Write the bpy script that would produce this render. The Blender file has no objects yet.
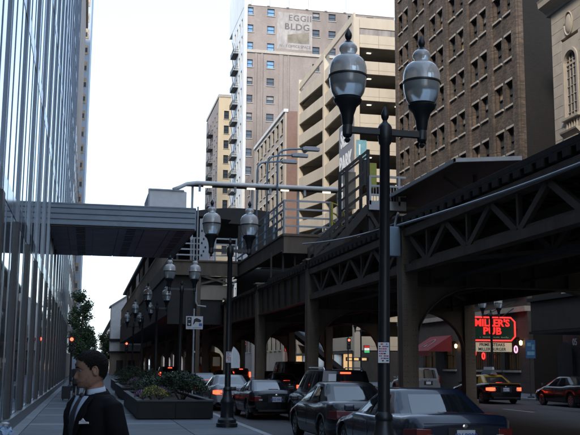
import bpy, bmesh, math, random
from mathutils import Vector, Matrix
random.seed(7)
SC = bpy.context.scene
COL = SC.collection
R = math.radians

# ------------------------------------------------------------------ camera
cam_d = bpy.data.cameras.new('camera'); cam = bpy.data.objects.new('camera', cam_d); COL.objects.link(cam)
SC.camera = cam
cam_d.sensor_width = 36.0; cam_d.lens = 36.0 * 940.0 / 580.0
cam_d.clip_start = 0.1; cam_d.clip_end = 6000
YAW, PITCH, ROLL, EYE = R(12.035), R(8.95), R(0.45), 1.70
fw = Vector((math.sin(YAW)*math.cos(PITCH), math.cos(YAW)*math.cos(PITCH), math.sin(PITCH)))
rt = Vector((math.cos(YAW), -math.sin(YAW), 0)); up = rt.cross(fw)
r2 = rt*math.cos(ROLL) + up*math.sin(ROLL); u2 = up*math.cos(ROLL) - rt*math.sin(ROLL)
cam.matrix_world = Matrix(((r2.x, u2.x, -fw.x, 0), (r2.y, u2.y, -fw.y, 0), (r2.z, u2.z, -fw.z, EYE), (0, 0, 0, 1)))

# ------------------------------------------------------------------ sky, sun, exposure
SUN_EL, SUN_AZ = R(38), R(32)          # azimuth: behind the camera, this far to the left
sdir = Vector((-math.sin(SUN_AZ)*math.cos(SUN_EL), -math.cos(SUN_AZ)*math.cos(SUN_EL), math.sin(SUN_EL)))
W = bpy.data.worlds.new('World'); SC.world = W; W.use_nodes = True
wn = W.node_tree.nodes; wl = W.node_tree.links
sky = wn.new('ShaderNodeTexSky'); sky.sky_type = 'NISHITA'; sky.sun_disc = False
sky.sun_elevation = SUN_EL; sky.sun_rotation = math.atan2(sdir.x, sdir.y)
sky.air_density = 1.0; sky.dust_density = 1.5; sky.ozone_density = 1.0
bg = wn['Background']; bg.inputs[1].default_value = 0.15
hz = wn.new('ShaderNodeMix'); hz.data_type = 'RGBA'; hz.inputs['Factor'].default_value = 0.55   # thin bright haze over the clear sky
hz.inputs[7].default_value = (2.45, 3.2, 4.2, 1)
wl.new(sky.outputs[0], hz.inputs[6]); wl.new(hz.outputs[2], bg.inputs[0])
sun_d = bpy.data.lights.new('sun', 'SUN'); sun_d.energy = 1.0; sun_d.angle = R(10); sun_d.color = (1.0, 0.9, 0.74)
sun = bpy.data.objects.new('sun', sun_d); COL.objects.link(sun)
sun.rotation_euler = sdir.to_track_quat('Z', 'Y').to_euler()
sun.location = (-30, -60, 80)
SC.view_settings.view_transform = 'Standard'; SC.view_settings.look = 'None'
SC.view_settings.gamma = 1.0; SC.view_settings.use_curve_mapping = False
SC.view_settings.exposure = 1.65
SC.render.engine = 'CYCLES'
SC.cycles.use_denoising = True
SC.cycles.max_bounces = 8; SC.cycles.diffuse_bounces = 3; SC.cycles.glossy_bounces = 3
SC.cycles.transmission_bounces = 6; SC.cycles.transparent_max_bounces = 12
SC.cycles.sample_clamp_indirect = 6.0; SC.cycles.caustics_reflective = False; SC.cycles.caustics_refractive = False

# ------------------------------------------------------------------ materials
MATS = {}
def mat(name, col, rough=0.6, metal=0.0, var=0.18, scale=2.0, bump=0.0, bscale=30.0, coat=0.0, spec=0.5,
        emit=None, estr=0.0, trans=0.0, alpha=1.0, randv=0.0, streak=0.0, ior=1.5):
    m = bpy.data.materials.new(name); m.use_nodes = True
    nt = m.node_tree; n = nt.nodes; l = nt.links; b = n['Principled BSDF']
    b.inputs['Roughness'].default_value = rough; b.inputs['Metallic'].default_value = metal
    b.inputs['Coat Weight'].default_value = coat; b.inputs['Coat Roughness'].default_value = 0.04
    b.inputs['Specular IOR Level'].default_value = spec; b.inputs['IOR'].default_value = ior
    b.inputs['Transmission Weight'].default_value = trans; b.inputs['Alpha'].default_value = alpha
    c = (*col, 1)
    b.inputs['Base Color'].default_value = c
    if emit:
        b.inputs['Emission Color'].default_value = (*emit, 1); b.inputs['Emission Strength'].default_value = estr
    geo = n.new('ShaderNodeNewGeometry')
    src = None
    if var > 0:
        t = n.new('ShaderNodeTexNoise'); t.inputs['Scale'].default_value = scale; t.inputs['Detail'].default_value = 5
        t.inputs['Roughness'].default_value = 0.65
        if streak:
            mp = n.new('ShaderNodeMapping'); mp.inputs['Scale'].default_value = (1, 1, streak)
            l.new(geo.outputs['Position'], mp.inputs[0]); l.new(mp.outputs[0], t.inputs['Vector'])
        else:
            l.new(geo.outputs['Position'], t.inputs['Vector'])
        mr = n.new('ShaderNodeMapRange'); mr.inputs['From Min'].default_value = 0.3; mr.inputs['From Max'].default_value = 0.7
        mr.inputs['To Min'].default_value = 1 - var; mr.inputs['To Max'].default_value = 1 + var
        l.new(t.outputs['Fac'], mr.inputs['Value']); src = mr.outputs[0]
    if randv > 0:
        oi = n.new('ShaderNodeObjectInfo'); m2 = n.new('ShaderNodeMapRange')
        m2.inputs['To Min'].default_value = 1 - randv; m2.inputs['To Max'].default_value = 1 + randv
        l.new(oi.outputs['Random'], m2.inputs['Value'])
        if src:
            mm = n.new('ShaderNodeMath'); mm.operation = 'MULTIPLY'; l.new(src, mm.inputs[0]); l.new(m2.outputs[0], mm.inputs[1]); src = mm.outputs[0]
        else: src = m2.outputs[0]
    if src:
        vm = n.new('ShaderNodeVectorMath'); vm.operation = 'SCALE'; vm.inputs[0].default_value = col
        l.new(src, vm.inputs['Scale']); l.new(vm.outputs[0], b.inputs['Base Color'])
    if bump > 0:
        t2 = n.new('ShaderNodeTexNoise'); t2.inputs['Scale'].default_value = bscale; t2.inputs['Detail'].default_value = 3
        l.new(geo.outputs['Position'], t2.inputs['Vector'])
        bp = n.new('ShaderNodeBump'); bp.inputs['Strength'].default_value = bump; bp.inputs['Distance'].default_value = 0.05
        l.new(t2.outputs['Fac'], bp.inputs['Height']); l.new(bp.outputs[0], b.inputs['Normal'])
    MATS[name] = m
    return m

def brick_mat(name, c1, c2, mortar, bw=0.24, bh=0.08, ms=0.012, var=0.35, rough=0.85, bump=0.3, vscale=0.25):
    m = bpy.data.materials.new(name); m.use_nodes = True
    nt = m.node_tree; n = nt.nodes; l = nt.links; b = n['Principled BSDF']; b.inputs['Roughness'].default_value = rough
    geo = n.new('ShaderNodeNewGeometry'); sp = n.new('ShaderNodeSeparateXYZ'); l.new(geo.outputs['Position'], sp.inputs[0])
    ad = n.new('ShaderNodeMath'); l.new(sp.outputs[0], ad.inputs[0]); l.new(sp.outputs[1], ad.inputs[1])
    cb = n.new('ShaderNodeCombineXYZ'); l.new(ad.outputs[0], cb.inputs[0]); l.new(sp.outputs[2], cb.inputs[1])
    bt = n.new('ShaderNodeTexBrick'); bt.inputs['Scale'].default_value = 1.0
    bt.inputs['Color1'].default_value = (*c1, 1); bt.inputs['Color2'].default_value = (*c2, 1); bt.inputs['Mortar'].default_value = (*mortar, 1)
    bt.inputs['Brick Width'].default_value = bw; bt.inputs['Row Height'].default_value = bh; bt.inputs['Mortar Size'].default_value = ms
    l.new(cb.outputs[0], bt.inputs['Vector'])
    t = n.new('ShaderNodeTexNoise'); t.inputs['Scale'].default_value = vscale; t.inputs['Detail'].default_value = 6; t.inputs['Roughness'].default_value = .7
    mp = n.new('ShaderNodeMapping'); mp.inputs['Scale'].default_value = (1, 1, .45)
    l.new(geo.outputs['Position'], mp.inputs[0]); l.new(mp.outputs[0], t.inputs['Vector'])
    mr = n.new('ShaderNodeMapRange'); mr.inputs['From Min'].default_value = .3; mr.inputs['From Max'].default_value = .7
    mr.inputs['To Min'].default_value = 1 - var; mr.inputs['To Max'].default_value = 1 + var
    l.new(t.outputs['Fac'], mr.inputs['Value'])
    vm = n.new('ShaderNodeVectorMath'); vm.operation = 'SCALE'; l.new(bt.outputs['Color'], vm.inputs[0]); l.new(mr.outputs[0], vm.inputs['Scale'])
    l.new(vm.outputs[0], b.inputs['Base Color'])
    bp = n.new('ShaderNodeBump'); bp.inputs['Strength'].default_value = bump; bp.inputs['Distance'].default_value = 0.02
    inv = n.new('ShaderNodeMath'); inv.operation = 'SUBTRACT'; inv.inputs[0].default_value = 1
    l.new(bt.outputs['Fac'], inv.inputs[1]); l.new(inv.outputs[0], bp.inputs['Height']); l.new(bp.outputs[0], b.inputs['Normal'])
    MATS[name] = m
    return m

# ------------------------------------------------------------------ mesh helper
class MB:
    def __init__(s): s.v = []; s.f = []
    def add(s, vs, fs):
        o = len(s.v); s.v += [tuple(p) for p in vs]; s.f += [tuple(i + o for i in f) for f in fs]; return s
    def box(s, x0, x1, y0, y1, z0, z1):
        return s.add([(x0,y0,z0),(x1,y0,z0),(x1,y1,z0),(x0,y1,z0),(x0,y0,z1),(x1,y0,z1),(x1,y1,z1),(x0,y1,z1)],
                     [(0,3,2,1),(4,5,6,7),(0,1,5,4),(1,2,6,5),(2,3,7,6),(3,0,4,7)])
    def bar(s, p0, p1, w, h, upv=(0,0,1)):
        p0, p1 = Vector(p0), Vector(p1); d = (p1 - p0).normalized(); u = Vector(upv)
        if abs(d.dot(u)) > .98: u = Vector((0,1,0)) if abs(d.y) < .9 else Vector((1,0,0))
        a = d.cross(u).normalized(); u = a.cross(d).normalized(); a = a*w/2; u = u*h/2
        return s.add([p0-a-u, p0+a-u, p0+a+u, p0-a+u, p1-a-u, p1+a-u, p1+a+u, p1-a+u],
                     [(0,1,2,3),(7,6,5,4),(1,0,4,5),(2,1,5,6),(3,2,6,7),(0,3,7,4)])
    def cyl(s, p0, p1, r0, r1=None, n=10):
        if r1 is None: r1 = r0
        return s.tube([p0, p1], [r0, r1], n)
    def tube(s, path, rad, n=8, cap=True):
        path = [Vector(p) for p in path]
        if not isinstance(rad, (list, tuple)): rad = [rad]*len(path)
        o = len(s.v); prev = None
        for i, p in enumerate(path):
            d = (path[min(i+1, len(path)-1)] - path[max(i-1, 0)]).normalized()
            if prev is None:
                u = Vector((0,0,1)) if abs(d.z) < .9 else Vector((1,0,0))
                a = d.cross(u).normalized()
            else:
                a = (prev - d*prev.dot(d)).normalized()
            prev = a; b = d.cross(a)
            for k in range(n):
                t = 2*math.pi*k/n; s.v.append(tuple(p + (a*math.cos(t) + b*math.sin(t))*rad[i]))
        for i in range(len(path)-1):
            for k in range(n):
                k2 = (k+1) % n; q = o+i*n
                s.f.append((q+k, q+k2, q+n+k2, q+n+k))
        if cap:
            s.f.append(tuple(o+k for k in reversed(range(n)))); e = o+(len(path)-1)*n; s.f.append(tuple(e+k for k in range(n)))
        return s
    def lathe(s, prof, c=(0,0,0), n=20):
        o = len(s.v)
        for r, z in prof:
            for k in range(n):
                t = 2*math.pi*k/n; s.v.append((c[0]+r*math.cos(t), c[1]+r*math.sin(t), c[2]+z))
        for i in range(len(prof)-1):
            for k in range(n):
                k2 = (k+1) % n; q = o+i*n; s.f.append((q+k, q+k2, q+n+k2, q+n+k))
        s.f.append(tuple(o+k for k in reversed(range(n)))); e = o+(len(prof)-1)*n; s.f.append(tuple(e+k for k in range(n)))
        return s
    def prism(s, poly, axis, a, b):
        # poly: 2D points (u,v); axis 'x': (y,z), 'y': (x,z), 'z': (x,y)
        def P(u, v, w): return {'x': (w, u, v), 'y': (u, w, v), 'z': (u, v, w)}[axis]
        n = len(poly); o = len(s.v)
        s.v += [P(u, v, a) for u, v in poly] + [P(u, v, b) for u, v in poly]
        s.f += [tuple(o+i for i in range(n)), tuple(o+n+i for i in reversed(range(n)))]
        s.f += [(o+i, o+n+i, o+n+(i+1) % n, o+(i+1) % n) for i in range(n)]
        return s
    def ring_loft(s, rings, close=True, cap0=True, cap1=True):
        o = len(s.v); n = len(rings[0])
        for r in rings: s.v += [tuple(p) for p in r]
        for i in range(len(rings)-1):
            for k in range(n if close else n-1):
                k2 = (k+1) % n; q = o+i*n; s.f.append((q+k, q+k2, q+n+k2, q+n+k))
        if cap0: s.f.append(tuple(o+k for k in reversed(range(n))))
        if cap1: e = o+(len(rings)-1)*n; s.f.append(tuple(e+k for k in range(n)))
        return s
    def sphere(s, c, rx, ry=None, rz=None, n=12, m=8):
        ry = ry or rx; rz = rz or rx
        return s.ring_loft([[(c[0]+rx*math.sin(math.pi*i/m)*math.cos(2*math.pi*k/n), c[1]+ry*math.sin(math.pi*i/m)*math.sin(2*math.pi*k/n),
                              c[2]-rz*math.cos(math.pi*i/m)) for k in range(n)] for i in [.02]+list(range(1, m))+[m-.02]])
    def xf(s, M): s.v = [tuple(M @ Vector(p)) for p in s.v]; return s
    def mesh(s, name, m, org=(0,0,0), smooth=False, bevel=0, subsurf=0):
        me = bpy.data.meshes.new(name)
        me.from_pydata([(x-org[0], y-org[1], z-org[2]) for x, y, z in s.v], [], s.f)
        bm = bmesh.new(); bm.from_mesh(me)
        if bevel > 0:
            bmesh.ops.remove_doubles(bm, verts=bm.verts, dist=1e-5)
            bmesh.ops.bevel(bm, geom=[e for e in bm.edges if len(e.link_faces) == 2 and e.calc_face_angle(0) > .5], offset=bevel, segments=2, affect='EDGES', profile=.6)
        bmesh.ops.recalc_face_normals(bm, faces=bm.faces)
        bm.to_mesh(me); bm.free()
        if smooth:
            me.polygons.foreach_set('use_smooth', [True]*len(me.polygons))
        me.materials.append(MATS[m] if isinstance(m, str) else m)
        return me

ORG = {}
def tag(o, label=None, cat=None, group=None, kind=None):
    if label: o['label'] = label
    if cat: o['category'] = cat
    if group: o['group'] = group
    if kind: o['kind'] = kind
    return o
def thing(name, label, cat, loc=(0,0,0), rz=0, group=None):
    o = bpy.data.objects.new(name, None); COL.objects.link(o); o.location = loc; o.rotation_euler = (0,0,rz)
    o.empty_display_size = .3
    ORG[o] = Vector(loc)
    return tag(o, label, cat, group)
def part(name, mb, m, parent=None, smooth=False, bevel=0, local=False, label=None, kind=None, auto=None, sub=0):
    """one mesh object; its vertices are given in world space (or local=True: in the thing's own space)"""
    org = (0,0,0) if (local or parent is None) else ORG.get(parent, Vector((0,0,0)))
    me = mb.mesh(name, m, org, smooth, bevel)
    o = bpy.data.objects.new(name, me); COL.objects.link(o)
    if parent is not None: o.parent = parent; ORG[o] = Vector(org)
    if sub:
        md = o.modifiers.new('subdivision', 'SUBSURF'); md.levels = sub; md.render_levels = sub
    if auto is not None:
        me.polygons.foreach_set('use_smooth', [True]*len(me.polygons))
        bm = bmesh.new(); bm.from_mesh(me)
        for e in bm.edges:
            if len(e.link_faces) == 2 and e.calc_face_angle(0) > auto: e.smooth = False
        bm.to_mesh(me); bm.free()
    if label: o['label'] = label
    if kind: o['kind'] = kind
    return o
def inst(name, me, parent, loc, rz=0, scale=None, local=False):
    """a piece that shares mesh data; loc in world space"""
    o = bpy.data.objects.new(name, me); COL.objects.link(o)
    org = Vector((0,0,0)) if (local or parent is None) else ORG.get(parent, Vector((0,0,0)))
    o.location = Vector(loc) - org; o.rotation_euler = (0,0,rz)
    if scale: o.scale = scale
    if parent is not None: o.parent = parent; ORG[o] = Vector((0,0,0))
    return o
def copy_tree(o, parent=None):
    c = o.copy(); COL.objects.link(c)
    if parent is not None: c.parent = parent
    for ch in [x for x in bpy.data.objects if x.parent is o]: copy_tree(ch, c)
    return c
def text_mesh(txt, size, m, ext=0.004, bold=0.0, shear=0, spacing=1.0):
    cu = bpy.data.curves.new('lettering', 'FONT'); cu.body = txt; cu.size = size; cu.extrude = ext; cu.offset = bold
    cu.align_x = 'CENTER'; cu.align_y = 'CENTER'; cu.shear = shear; cu.space_character = spacing; cu.resolution_u = 3
    to = bpy.data.objects.new('lettering_tmp', cu); COL.objects.link(to)
    bpy.context.view_layer.update()
    me = bpy.data.meshes.new_from_object(to.evaluated_get(bpy.context.evaluated_depsgraph_get()))
    bpy.data.objects.remove(to); bpy.data.curves.remove(cu)
    me.materials.clear(); me.materials.append(MATS[m]); return me
def text(name, txt, size, m, parent, loc, face='-y', ext=0.004, bold=0.0, sx=1.0, spacing=1.0, local=False):
    me = text_mesh(txt, size, m, ext, bold, 0, spacing)
    o = bpy.data.objects.new(name, me); COL.objects.link(o)
    org = Vector((0,0,0)) if (local or parent is None) else ORG.get(parent, Vector((0,0,0)))
    o.location = Vector(loc) - org
    o.rotation_euler = (R(90), 0, {'-y': 0, '-x': R(-90), '+x': R(90), '+y': R(180)}[face])
    o.scale = (sx, 1, 1)
    if parent is not None: o.parent = parent
    return o

# palette
mat('asphalt', (.05,.051,.054), .75, var=.25, scale=.6, bump=.25, bscale=40)
mat('concrete_walk', (.108,.132,.155), .72, var=.16, scale=1.3, bump=.12, bscale=25, randv=.16)
mat('joint_sand', (.10,.10,.10), .9, var=.2, scale=3)
mat('kerb_stone', (.30,.31,.32), .75, var=.15, scale=2, bump=.1, randv=.1)
mat('road_paint', (.55,.55,.52), .7, var=.3, scale=6)
mat('earth', (.06,.06,.06), .9, var=.2, scale=.1)
mat('bronze_fin', (.09,.115,.15), .15, metal=.35, var=.15, scale=.8)
mat('tower_glass', (.55,.63,.70), .02, metal=.8, spec=.9, var=0, bump=.004, bscale=.55, ior=1.9)
mat('granite_base', (.13,.14,.15), .4, var=.25, scale=12)
mat('granite_dark', (.028,.031,.036), .42, var=.25, scale=9)
mat('core_dark', (.03,.03,.03), .9, var=0)
mat('bridge_panel', (.19,.24,.30), .45, metal=.2, var=.12, scale=1.2, randv=.05)
mat('bridge_soffit', (.27,.40,.48), .5, metal=.1, var=.18, scale=1.0, randv=.08)
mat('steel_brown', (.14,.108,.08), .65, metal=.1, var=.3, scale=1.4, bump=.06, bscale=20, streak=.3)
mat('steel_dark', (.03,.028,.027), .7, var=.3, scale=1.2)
mat('steel_lit', (.26,.21,.16), .65, metal=.1, var=.28, scale=1.4, bump=.06, bscale=20, streak=.3)  # railway steel made paler: light on the columns is put into the colour
mat('station_grey', (.38,.41,.44), .5, metal=.2, var=.12, scale=2)
mat('station_blue', (.22,.30,.38), .5, metal=.2, var=.12, scale=2)
mat('station_white', (.80,.80,.79), .5, var=.1, scale=2)
mat('timber_tie', (.03,.026,.022), .9, var=.3, scale=5)
mat('timber_deck', (.12,.10,.085), .85, var=.3, scale=3, randv=.15)
mat('rail_steel', (.25,.22,.20), .35, metal=.8, var=.2)
mat('yellow_paint', (.62,.55,.08), .5, var=.15, scale=5)
mat('olive_sign', (.34,.36,.05), .5, var=.12, scale=4)
mat('teal_sign', (.18,.38,.45), .4, var=.2, scale=2)
mat('lamp_iron', (.016,.02,.024), .38, metal=.3, var=.15, scale=6)
mat('lamp_globe', (.90,.94,.95), .10, var=.04, scale=8, trans=.55, coat=.7)
mat('lamp_bowl', (.50,.56,.60), .16, var=.08, scale=8, trans=.55, coat=.6)
mat('brown_brick_plain', (.10,.075,.058), .85)
brick_mat('brick_brown', (.15,.102,.072), (.05,.038,.030), (.085,.072,.062), bw=.3, bh=.1, var=.5, vscale=.5)
brick_mat('brick_shaded', (.016,.013,.011), (.011,.009,.008), (.013,.012,.011), var=.3)  # alley wall brick with its shade put into the colour
brick_mat('brick_egg', (.29,.23,.205), (.24,.18,.155), (.28,.26,.24), var=.32, vscale=.12)  # lightened so the haze of distance sits in the brick colour
brick_mat('brick_red', (.24,.12,.085), (.19,.09,.065), (.22,.19,.17), var=.25)
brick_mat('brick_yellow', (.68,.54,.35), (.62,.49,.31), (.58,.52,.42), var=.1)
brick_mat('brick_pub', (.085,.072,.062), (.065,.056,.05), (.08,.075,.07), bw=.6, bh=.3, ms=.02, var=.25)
mat('terracotta_white', (.66,.66,.64), .55, var=.12, scale=.5, streak=.3)
mat('terracotta_tan', (.42,.36,.29), .7, var=.15, scale=.6, streak=.3)
mat('garage_cream', (.60,.52,.41), .8, var=.1, scale=.5, streak=.25, bump=.05)
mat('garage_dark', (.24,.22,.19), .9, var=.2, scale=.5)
mat('limestone', (.46,.40,.33), .75, var=.12, scale=1.2, bump=.06, bscale=14, randv=.06)
mat('limestone_joint', (.16,.14,.12), .9, var=.1)
mat('sill_stone', (.42,.38,.33), .75, var=.15, scale=3)
mat('window_frame', (.045,.04,.036), .5, var=.1)
mat('window_glass', (.05,.066,.085), .06, spec=.8, var=0, bump=.01, bscale=2)
mat('window_blue', (.16,.33,.55), .12, spec=.8, var=.2, scale=.6)
mat('window_blind', (.30,.30,.29), .5, var=.2, scale=2, streak=.2)
mat('window_tan', (.45,.33,.2), .4, var=.3, scale=3)
mat('iron_black', (.02,.02,.022), .55, metal=.3, var=.15, scale=5)
mat('ghost_paint', (.36,.33,.31), .85, var=.3, scale=.9, streak=.4)
mat('ghost_letter', (.16,.14,.14), .85, var=.35, scale=1.5)
mat('ghost_patch', (.22,.19,.15), .85, var=.4, scale=.6)
mat('planter_dark', (.009,.0095,.010), .5, spec=.25, var=.2, scale=3)
mat('planter_cap', (.04,.043,.047), .6, var=.2, scale=3)
mat('soil', (.04,.03,.022), .95, var=.2)
# ================================================================== SETTING
def struct(name, mb, m, label, **k):
    o = part(name, mb, m, **k); tag(o, label, None, None, 'structure'); return o
struct('ground', MB().box(-2500, 2500, -2500, 2500, -1.2, -0.172), 'earth', 'flat dark city ground reaching the horizon')
struct('road', MB().box(4.6, 24.2, -120, 900, -0.6, -0.15), 'asphalt', 'worn dark asphalt roadway under the elevated railway')
lw = struct('pavement', MB().box(-2.3, 4.4, -120, 900, -0.6, -0.045), 'joint_sand', 'pale concrete pavement beside the dark glass tower')
rw = struct('pavement', MB().box(24.4, 60, -120, 900, -0.6, -0.004), 'concrete_walk', 'shaded pavement in front of the pub')
mat('walk_pale', (.19,.215,.24), .7, var=.14, scale=1.5, bump=.1, randv=.1)
SLX = [(-1.9, -1.52), (-1.51, .58), (.59, 2.68), (2.69, 4.39)]
smesh = {}
def slab(i, y0, y1, pale):
    a, b = SLX[i]; key = (i, round(y1-y0, 2), pale)
    if key not in smesh:
        smesh[key] = MB().box(-(b-a)/2+.006, (b-a)/2-.006, -(y1-y0)/2+.006, (y1-y0)/2-.006, -.05, 0).mesh('paving_slab', 'walk_pale' if pale else 'concrete_walk', bevel=.006)
    inst('paving_slab', smesh[key], lw, ((a+b)/2, (y0+y1)/2, random.uniform(-.004, .004)))
y = 18.0; k = 0
while y < 74:
    d = 2.1 if k % 3 else .75
    for i in range(4):
        slab(i, y, y+d, (k % 3 == 0 and i in (1, 2)) or i == 0)
    y += d + .0; k += 1
far = MB()
for y0, y1 in ((-120, 18), (y, 400)):
    far.box(-1.9, 4.39, y0+.01, y1-.01, -.04, 0)
part('paving_sheet', far, 'concrete_walk', lw)
kb = MB().box(-.1, .1, -.745, .745, -.55, 0).mesh('kerb_stone', 'kerb_stone', bevel=.015)
for i in range(40): inst('kerb_stone', kb, lw, (4.5, 18.75+i*1.5, -.002))
part('kerb_run', MB().box(4.4, 4.6, -120, 17.98, -.5, -.002).box(4.4, 4.6, 78.02, 600, -.5, -.002), 'kerb_stone', lw)
for i in range(20): inst('kerb_stone', kb, rw, (24.3, 36.75+i*1.5, -.002))
part('kerb_run', MB().box(24.2, 24.4, -120, 35.98, -.5, -.002).box(24.2, 24.4, 66.02, 600, -.5, -.002), 'kerb_stone', rw)
mk = MB()
for i in range(14): mk.box(11.92, 12.04, 10+i*9, 13+i*9, -.1478, -.1455)
for i in range(14): mk.box(18.3, 18.42, 10+i*9, 13+i*9, -.1478, -.1455)
o = struct('lane_marking', mk, 'road_paint', 'worn white lane dashes painted along the roadway')
mk = MB(); mk.box(8.05, 8.17, -20, 200, -.1478, -.1455)
struct('lane_marking', mk, 'road_paint', 'worn white line painted beside the railway columns')
mat('manhole_iron', (.06,.055,.05), .5, metal=.6, var=.3, scale=20)
for x, yy, t in ((9.9, 31, 'near the dark sedans'), (18.9, 38.6, 'near the taxi')):
    m = struct('manhole_cover', MB().lathe([(.36, 0), (.36, .0045), (.3, .006), (.29, .004), (.02, .004)], (x, yy, -.1495), 24), 'manhole_iron', 'round iron manhole cover in the asphalt ' + t)
# dark seams and tar patches in the asphalt
mat('tar', (.022,.022,.024), .55, var=.2, scale=5)
tb = MB(); rs = random.Random(3)
for (x, y0, y1) in ((6.4, 20, 90), (14.0, 25, 110), (20.6, 25, 80)):
    p = [(x+rs.uniform(-.06, .06), y0+(y1-y0)*i/40) for i in range(41)]
    for a, b in zip(p, p[1:]):
        tb.add([(a[0]-.035, a[1], -.1472), (a[0]+.035, a[1], -.1472), (b[0]+.035, b[1], -.1472), (b[0]-.035, b[1], -.1472)], [(0,1,2,3)])
tb.box(16.9, 18.1, 41, 44.5, -.149, -.1467); tb.box(20.2, 22.6, 36.2, 38.0, -.149, -.1467)
o = struct('asphalt_patch', tb, 'tar', 'dark tar seams and repair patches in the roadway')

# ================================================================== LEFT GLASS TOWER
FX = -1.62
tw = thing('glass_office_tower', 'dark glass and steel office tower with tall vertical fins along the pavement', 'building', (FX, 30, 0))
TY0, TY1, TH = -80.0, 95.0, 56.0
part('core', MB().box(-32, -2.12, TY0, TY1, 0, TH-.4), 'core_dark', tw)
NB = int((TY1-TY0)/1.6)
fin = MB().box(-.33, -.308, -.05, .05, 0, TH).mesh('fin', 'bronze_fin')
pier = MB().box(-.36, -.275, -.24, .24, 0, TH).box(-.275, -.262, -.05, .05, 0, TH).mesh('pier', 'bronze_fin')
finb = MB().box(-.33, -.275, -.06, .06, .3, 5.37).mesh('fin_cladding', 'granite_dark')
pierb = MB().box(-.36, -.25, -.28, .28, .3, 5.37).mesh('pier_cladding', 'granite_dark')
pan = {}
FLO = [0.32] + [5.6*i+.22-.12 for i in range(1, 14)]
def pane_mesh(z0, z1):
    return MB().box(-.02, .02, -.73, .73, z0, z1).mesh('pane', 'tower_glass')
PM = [pane_mesh(.32, 5.38), pane_mesh(0, 5.1)]
rs = random.Random(11)
rest = MB(); restf = MB()
i = 0; y = TY0
while y <= TY1+.01:
    isp = i % 3 == 0
    if y > 15:
        o = inst('pier' if isp else 'fin', pier if isp else fin, tw, (FX, y, 0))
        if isp: inst('base_cladding', pierb, o, (0, 0, 0), local=True)
    else:
        restf.box(FX-.33, FX-.308, y-.05, y+.05, 0, TH) if not isp else restf.box(FX-.36, FX-.275, y-.24, y+.24, 0, TH)
    for fl in range(10):
        z0 = .32 if fl == 0 else 5.6*fl+.28; z1 = 5.6*(fl+1)-.22
        if y+1.6 > TY1+.01: continue
        if 17 < y < 66 and fl < 3:
            o = inst('pane', PM[0] if fl == 0 else PM[1], tw, (FX-.345, y+.8, 0 if fl == 0 else z0), rz=R(rs.uniform(-.05, .05)))
        else:
            a = rs.uniform(-.0006, .0006)
            rest.add([(FX-.325-a, y+.07, z0), (FX-.325+a, y+1.53, z0), (FX-.325+a, y+1.53, z1), (FX-.325-a, y+.07, z1)], [(0,1,2,3)])
    y += 1.6; i += 1
part('upper_panes', rest, 'tower_glass', tw, kind='stuff')
part('rear_fins', restf, 'bronze_fin', tw)
for fl in range(1, 10):
    z = 5.6*fl
    part('spandrel', MB().box(FX-.38, FX-.314, TY0, TY1, z-.22, z+.28), 'bronze_fin', tw)
part('plinth', MB().box(FX-.4, FX-.19, TY0, TY1, 0, .3), 'granite_base', tw)
part('roof', MB().box(-32, FX-.1, TY0, TY1+.3, TH-.4, TH+.6), 'bronze_fin', tw)
part('end_wall', MB().box(-32, FX-.34, TY1-.2, TY1+.2, 0, TH-.5), 'bronze_fin', tw)

# tower beyond the glass one
t2 = thing('concrete_frame_tower', 'tall blue grey concrete tower with tan windows far up the pavement side', 'building', (-12, 178, 0))
mat('frame_bluegrey', (.40,.46,.54), .6, var=.1, scale=.4)
mat('dark_brown_wall', (.33,.27,.23), .8, var=.2, scale=.6)
part('wall', MB().box(-26, -1.55, 165, 205, 0, 86), 'frame_bluegrey', t2)
wm = MB().box(-.55, .55, -.05, .05, -.85, .85).mesh('window', 'window_tan'); wm2 = MB().box(-.05, .05, -.7, .7, -.85, .85).mesh('window', 'window_tan')
pm = MB().box(-.4, .4, -.03, .03, -.7, .1).mesh('pane', 'window_glass')
for j in range(26):
    z = 6+j*3.0
    for cx in (-2.45, -5.3):
        w = inst('window', wm, t2, (cx, 164.97, z)); inst('pane', pm, w, (rs.uniform(-.1, .1), -.05, rs.uniform(-.2, .4)), local=True)
part('cornice', MB().box(-26.4, -1.2, 164.5, 205.4, 86, 87.5), 'frame_bluegrey', t2)
t3 = thing('brick_office_block', 'brown brick block behind the street trees at the end of the pavement', 'building', (-10, 118, 0))
part('wall', MB().box(-24, -2.35, 101, 162, 0, 60), 'dark_brown_wall', t3)
part('cornice', MB().box(-24.3, -2.0, 100.7, 162.3, 60, 61.2), 'sill_stone', t3)
wq = MB().box(-.04, .04, -.7, .7, -1.0, 1.0).mesh('window', 'window_glass')
for j in range(8):
    for q in range(12): inst('window', wq, t3, (-2.34, 104+q*5, 4+j*3.6))
# ================================================================== SKYWALK BRIDGE
br = thing('skywalk_bridge', 'grey ribbed metal skywalk bridge crossing the pavement to the station', 'bridge', (1.4, 50.7, 8.06))
BX0, BX1, BY0, BY1, BZ0, BZ1 = -2.3, 4.85, 44.6, 57.0, 8.06, 9.12
part('box_frame', MB().box(BX0, BX1, BY0+.045, BY1-.045, BZ0+.06, BZ1-.03), 'bridge_panel', br)
seams = [BX0, 1.28, BX1]
for k in range(2):
    a, b = seams[k]+.012, seams[k+1]-.012
    for j in range(4):
        z0 = BZ0+.02+j*.263
        part('fascia_rib', MB().prism([(BY0+.10, z0), (BY0+.012, z0+.035), (BY0, z0+.06), (BY0, z0+.225), (BY0+.10, z0+.258)], 'x', a, b), 'bridge_panel', br)
        part('fascia_rib', MB().prism([(BY1-.10, z0), (BY1-.012, z0+.035), (BY1, z0+.06), (BY1, z0+.225), (BY1-.10, z0+.258)], 'x', a, b), 'bridge_panel', br)
part('coping', MB().box(BX0, BX1+.03, BY0-.03, BY0+.16, BZ1-.028, BZ1+.03), 'bridge_panel', br)
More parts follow.
